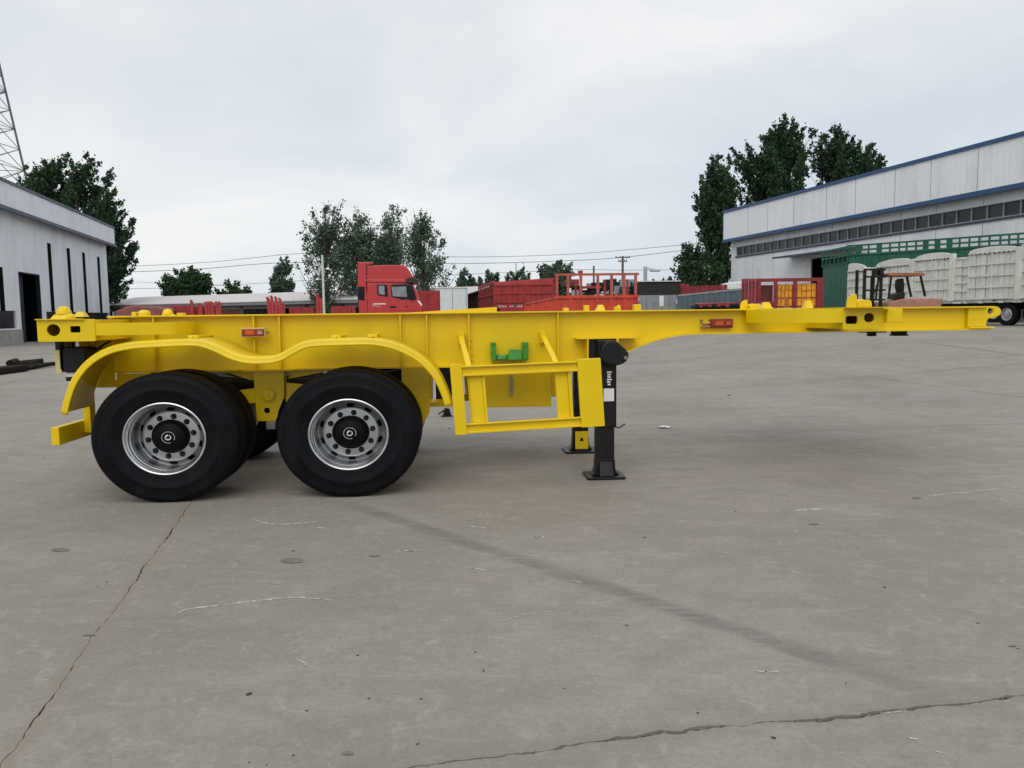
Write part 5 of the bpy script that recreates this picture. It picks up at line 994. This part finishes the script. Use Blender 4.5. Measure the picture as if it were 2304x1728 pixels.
for cx, tips in ((1045, [(1036, 612), (1046, 607), (1056, 620), (1040, 630)]), (1075, [(1062, 630), (1078, 622), (1088, 628)]), (1100, [(1099, 607), (1093, 615), (1108, 618), (1122, 617), (1085, 630)]), (1150, [(1142, 618), (1151, 614), (1161, 620)]), (1177, [(1170, 611), (1178, 604), (1184, 608), (1196, 616)])):
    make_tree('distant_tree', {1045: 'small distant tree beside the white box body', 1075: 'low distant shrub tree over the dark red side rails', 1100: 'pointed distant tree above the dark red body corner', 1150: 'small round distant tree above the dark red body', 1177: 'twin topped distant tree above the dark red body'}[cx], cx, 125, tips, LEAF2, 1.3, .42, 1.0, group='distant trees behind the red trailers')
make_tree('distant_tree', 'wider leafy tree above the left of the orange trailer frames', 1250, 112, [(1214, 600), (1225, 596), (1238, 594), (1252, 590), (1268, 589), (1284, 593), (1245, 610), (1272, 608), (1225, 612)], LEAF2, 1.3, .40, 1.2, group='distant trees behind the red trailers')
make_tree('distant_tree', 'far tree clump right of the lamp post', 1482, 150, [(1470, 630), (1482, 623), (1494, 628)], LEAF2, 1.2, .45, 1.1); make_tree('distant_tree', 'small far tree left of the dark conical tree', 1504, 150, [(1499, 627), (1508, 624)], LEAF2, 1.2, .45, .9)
# far hedge line closing the horizon
hb = MB(); rg = np.random.RandomState(3); N_ = 9000; xx = rg.uniform(-75, 80, N_); yy = 165 + rg.normal(size=N_) * 2; tp = np.array([2.6 + 1.6 * (noise.noise(Vector((x * .12, 1, 1))) + .6) + .8 * noise.noise(Vector((x * .5, 2, 5))) for x in xx]); zz = tp * rg.rand(N_) ** .6
for x, y, z in zip(xx, yy, zz):
    a = Vector(rg.normal(size=3)).normalized() * .4; c = a.orthogonal().normalized() * .36; p = Vector((x, y, z)); n = len(hb.v); hb.v += [tuple(p - a), tuple(p + c), tuple(p + a), tuple(p - c)]; hb.f.append((n, n + 1, n + 2, n + 3))
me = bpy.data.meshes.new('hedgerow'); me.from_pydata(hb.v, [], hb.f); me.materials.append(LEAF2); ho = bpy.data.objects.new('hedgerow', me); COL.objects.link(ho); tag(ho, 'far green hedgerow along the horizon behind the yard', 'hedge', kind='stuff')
# ================================================================== poles, wires, tower
def pole(name, x, ytop, Y, r, m, label, extra=None):
    p = P(x, ytop, Y); gz = hgt(p.x, p.y); o = empty(name, (p.x, p.y, gz), 0, label=label, cat='pole'); h = p.z - gz
    MB().tube([(0, 0, 0), (0, 0, h)], [r * 1.25, r], 12).build('shaft', m, o, smooth=60)
    if extra: extra(o, h)
    return p
def arms(o, h):
    for z, w in ((h - .25, .95), (h - .75, .6)):
        MB().box((-w, -.06, z), (w, .06, z + .12)).build('cross_arm', TIMB, o)
        for x in (-w + .1, -w * .4, w * .4, w - .1): MB().lathez([(.05, z + .12), (.07, z + .2), (.05, z + .28), (.02, z + .32)], (x, 0, 0), 8).build('insulator', mat('insulator', (.3, .28, .27), .3), o)
pole('utility_pole', 1401, 576, 100, .14, TIMB, 'dark utility pole with cross arms above the orange trailer', arms)
pole('utility_pole', 1336, 598, 100, .12, TIMB, 'plain dark pole rising behind the middle orange frames'); pole('utility_pole', 1161, 592, 130, .09, GALV, 'thin far pole above the dark red body'); pole('utility_pole', 252, 640, 95, .12, GALV, 'short grey pole beside the left workshop corner')
def lamp(o, h): MB().bar((0, 0, h - .1), (.75, -.1, h - .25), .12, .08).build('lamp_arm', GALV, o); MB().box((.35, -.25, h - .38), (1.05, .1, h - .22)).build('lamp_head', GALV, o, bevel=.03)
pole('street_lamp', 1452, 600, 56, .13, GALV, 'grey steel lamp post right of the orange trailer', lamp)
def lamp2(o, h):
    for z, s in ((h - 1.1, 1), (h - 1.9, -1)): MB().bar((0, 0, z), (.38 * s, -.05, z + .08), .05, .05).build('lamp_arm', GALV, o); MB().lathez([(.02, 0), (.16, .05), (.10, .16), (.03, .2)], (.42 * s, -.05, z - .05), 12).build('lamp_shade', WHT, o)
pole('street_lamp', 725, 574, 60, .085, mat('white_pole', (.62, .62, .60), .6), 'white lamp post in front of the poplars left of the cab', lamp2)
def wire(pts, Y, label, r=.022):
    q = spline([tuple(P(x, y, Y)) for x, y in pts], 8); a = Vector(q[0]); b = MB().tube([tuple(Vector(p) - a) for p in q], r, 5, False); o = b.build('power_line', WIRE, None, label=label, cat='power line', group='power lines across the back of the yard'); o.location = a
wire([(150, 604), (277, 600), (480, 589), (680, 570), (860, 570), (1030, 578), (1240, 574), (1401, 563), (1600, 545)], 101, 'uppermost long wire running behind the poplars', .028)
wire([(150, 614), (283, 612), (450, 605), (620, 592), (860, 589), (1030, 593), (1240, 588), (1401, 579), (1600, 555)], 101.4, 'second wire, meeting the utility pole cross arms', .034)
wire([(150, 652), (284, 650), (420, 646), (606, 636), (800, 625), (1030, 618), (1285, 607), (1401, 608), (1518, 607), (1600, 607)], 101.8, 'lowest wire, passing behind the lamp post head', .026)
wire([(150, 632), (290, 634), (420, 640), (520, 640)], 130, 'faint thin wire above the rounded tree', .02)
pT = P(-58, 500, 112); tw = empty('lattice_tower', (pT.x, pT.y, 0), math.radians(12), label='grey steel lattice mast at the left edge above the workshop', cat='tower')
def hw(z): return max(.5, 7.95 - z * .117)
zs_ = [0, 10, 20, 30, 40, 50, 60]; crn = [(1, 1), (1, -1), (-1, -1), (-1, 1)]
for sx_, sy_ in crn: MB().tube([(sx_ * hw(z), sy_ * hw(z), z) for z in zs_], .16, 8).build('tower_leg', mat('dark_mast_steel', (.16, .165, .17), .6, metal=.2, var=.2), tw, smooth=60)
zz_ = []; z = 0.0
while z < 60: zz_.append(z); z += max(1.1, hw(z) * .60)
for k in range(len(zz_) - 1):
    z0_, z1_ = zz_[k], zz_[k + 1]; b = MB()
    for i in range(4):
        a, c = crn[i], crn[(i + 1) % 4]
        for p, q in ((a, c), (c, a)): b.tube([(p[0] * hw(z0_), p[1] * hw(z0_), z0_), (q[0] * hw(z1_), q[1] * hw(z1_), z1_)], .055, 5, False)
        if k % 2 == 0: b.tube([(a[0] * hw(z0_), a[1] * hw(z0_), z0_), (c[0] * hw(z0_), c[1] * hw(z0_), z0_)], .05, 5, False)
    b.build('tower_bracing', mat('dark_mast_steel', (.16, .165, .17), .6, metal=.2, var=.2), tw)
# ================================================================== small things on the floor
pr = [(1655, 1152, 9), (1450, 1210, 7), (1930, 1235, 7), (1990, 1322, 9), (1410, 1408, 9), (1088, 1510, 9), (560, 1563, 14), (830, 1572, 9), (948, 1573, 8), (660, 1700, 10), (940, 1675, 9), (1740, 1661, 16), (1570, 1605, 10), (1270, 1550, 7), (1903, 1538, 9), (2200, 1403, 7), (805, 1475, 8), (690, 1600, 8), (220, 1320, 6), (240, 1310, 6), (660, 1240, 7), (560, 1716, 8), (600, 1722, 6), (1145, 1252, 5), (1070, 1468, 6), (2290, 1460, 5), (100, 1030, 9), (1010, 965, 8), (995, 968, 6), (1206, 1022, 7), (1640, 890, 8)]
for k, (x, y, s) in enumerate(pr):
    p = G(x, y); r = s * p.y / FOC * random.uniform(.28, .52); bm = bmesh.new(); bmesh.ops.create_icosphere(bm, subdivisions=1, radius=1)
    for v in bm.verts: v.co = Vector((v.co.x * r * random.uniform(.9, 1.6), v.co.y * r * random.uniform(.4, .8), max(-.2, v.co.z * .45 * random.uniform(.6, 1.2)) * r))
    me = bpy.data.meshes.new('pebble'); bm.to_mesh(me); bm.free(); me.materials.append(STONE); o = bpy.data.objects.new('pebble', me); COL.objects.link(o); o.location = (p.x, p.y, .2 * r + .001); o.rotation_euler = (0, 0, random.uniform(-1.2, 1.2))
    tag(o, 'small dark crumb of stone lying loose on the open concrete', 'stone', 'loose crumbs on the concrete')
p = G(1494, 963); b = MB(); nn = 5
for j in range(nn):
    for i in range(nn): b.v.append(((i / 4 - .5) * .15, (j / 4 - .5) * .10, .012 + .018 * random.random()))
b.f = [(j * nn + i, j * nn + i + 1, (j + 1) * nn + i + 1, (j + 1) * nn + i) for j in range(nn - 1) for i in range(nn - 1)]
o = b.build('paper_scrap', WHT, None, label='small white scrap of paper on the concrete right of the landing leg', cat='paper'); o.location = (p.x, p.y, 0); md = o.modifiers.new('t', 'SOLIDIFY'); md.thickness = .001
RUST = mat('black_rusty_steel', (.010, .009, .008), .75, var=.4, spec=.15, dirt=(.05, .035, .025), damt=.5)
pA, pB = G(27, 825), G(98, 822); o = empty('steel_bar', pA, math.atan2(pB.y - pA.y, pB.x - pA.x), label='short black steel bar lying on the concrete behind the trailer tail', cat='bar'); Lb = (pB - pA).length
MB().tube([(0, 0, .06), (Lb * .1, 0, .08), (Lb, 0, .12)], [.04, .10, .12], 10).build('bar', RUST, o, smooth=50)
pA, pB = G(40, 836), G(132, 824); o = empty('tow_bar', pA, math.atan2(pB.y - pA.y, pB.x - pA.x), label='black tow bar with thick end lying at the left edge', cat='tow bar'); Lb = (pB - pA).length
MB().tube([(0, 0, .07), (Lb * .7, 0, .10), (Lb, 0, .10)], [.09, .07, .06], 10).build('shaft', RUST, o, smooth=50); MB().box((-2.2, -.3, .0), (.05, .2, .20)).build('coupling_head', RUST, o, bevel=.05); MB().tube([(-.2, .1, .25), (.4, .25, .28)], .1, 10).build('coupling_eye', RUST, o, smooth=50)
p = G(1006, 938); o = empty('wheel_chock', (p.x, p.y, 0), .2, label='small black chock standing on the concrete behind the side guard', cat='chock')
MB().prism([(-.09, 0), (.09, 0), (.06, .03), (.04, .12), (-.02, .13), (-.05, .03)], 0, .12).build('wedge', BLK, o, bevel=.006); MB().tube([(-.02, .06, .10), (-.12, .06, .04)], .012, 8).build('handle', BLK, o)
# broken grit lying in the foreground crack
b = MB(); rgr = random.Random(5)
for k in range(420):
    a = rgr.uniform(.9, 3.9); w, g = line_off('b', 0, a); c = J0 + EA * a + DB * (w + rgr.uniform(-1.2, 1.2) * (g + .004)); r = rgr.uniform(.002, .0065)
    vs = [(c.x + r * x * rgr.uniform(.6, 1.4), c.y + r * y * rgr.uniform(.6, 1.4), r * z * rgr.uniform(.5, 1.0) + rgr.uniform(-.018, -.001)) for x, y, z in ((1, 0, 0), (0, 1, 0), (-1, 0, 0), (0, -1, 0), (0, 0, 1), (0, 0, -1))]
    b.add(vs, [(0, 1, 4), (1, 2, 4), (2, 3, 4), (3, 0, 4), (1, 0, 5), (2, 1, 5), (3, 2, 5), (0, 3, 5)])
b.build('crack_grit', mat('grey_grit', (.20, .19, .165), .9, var=.4, scale=60), ground, kind='stuff')
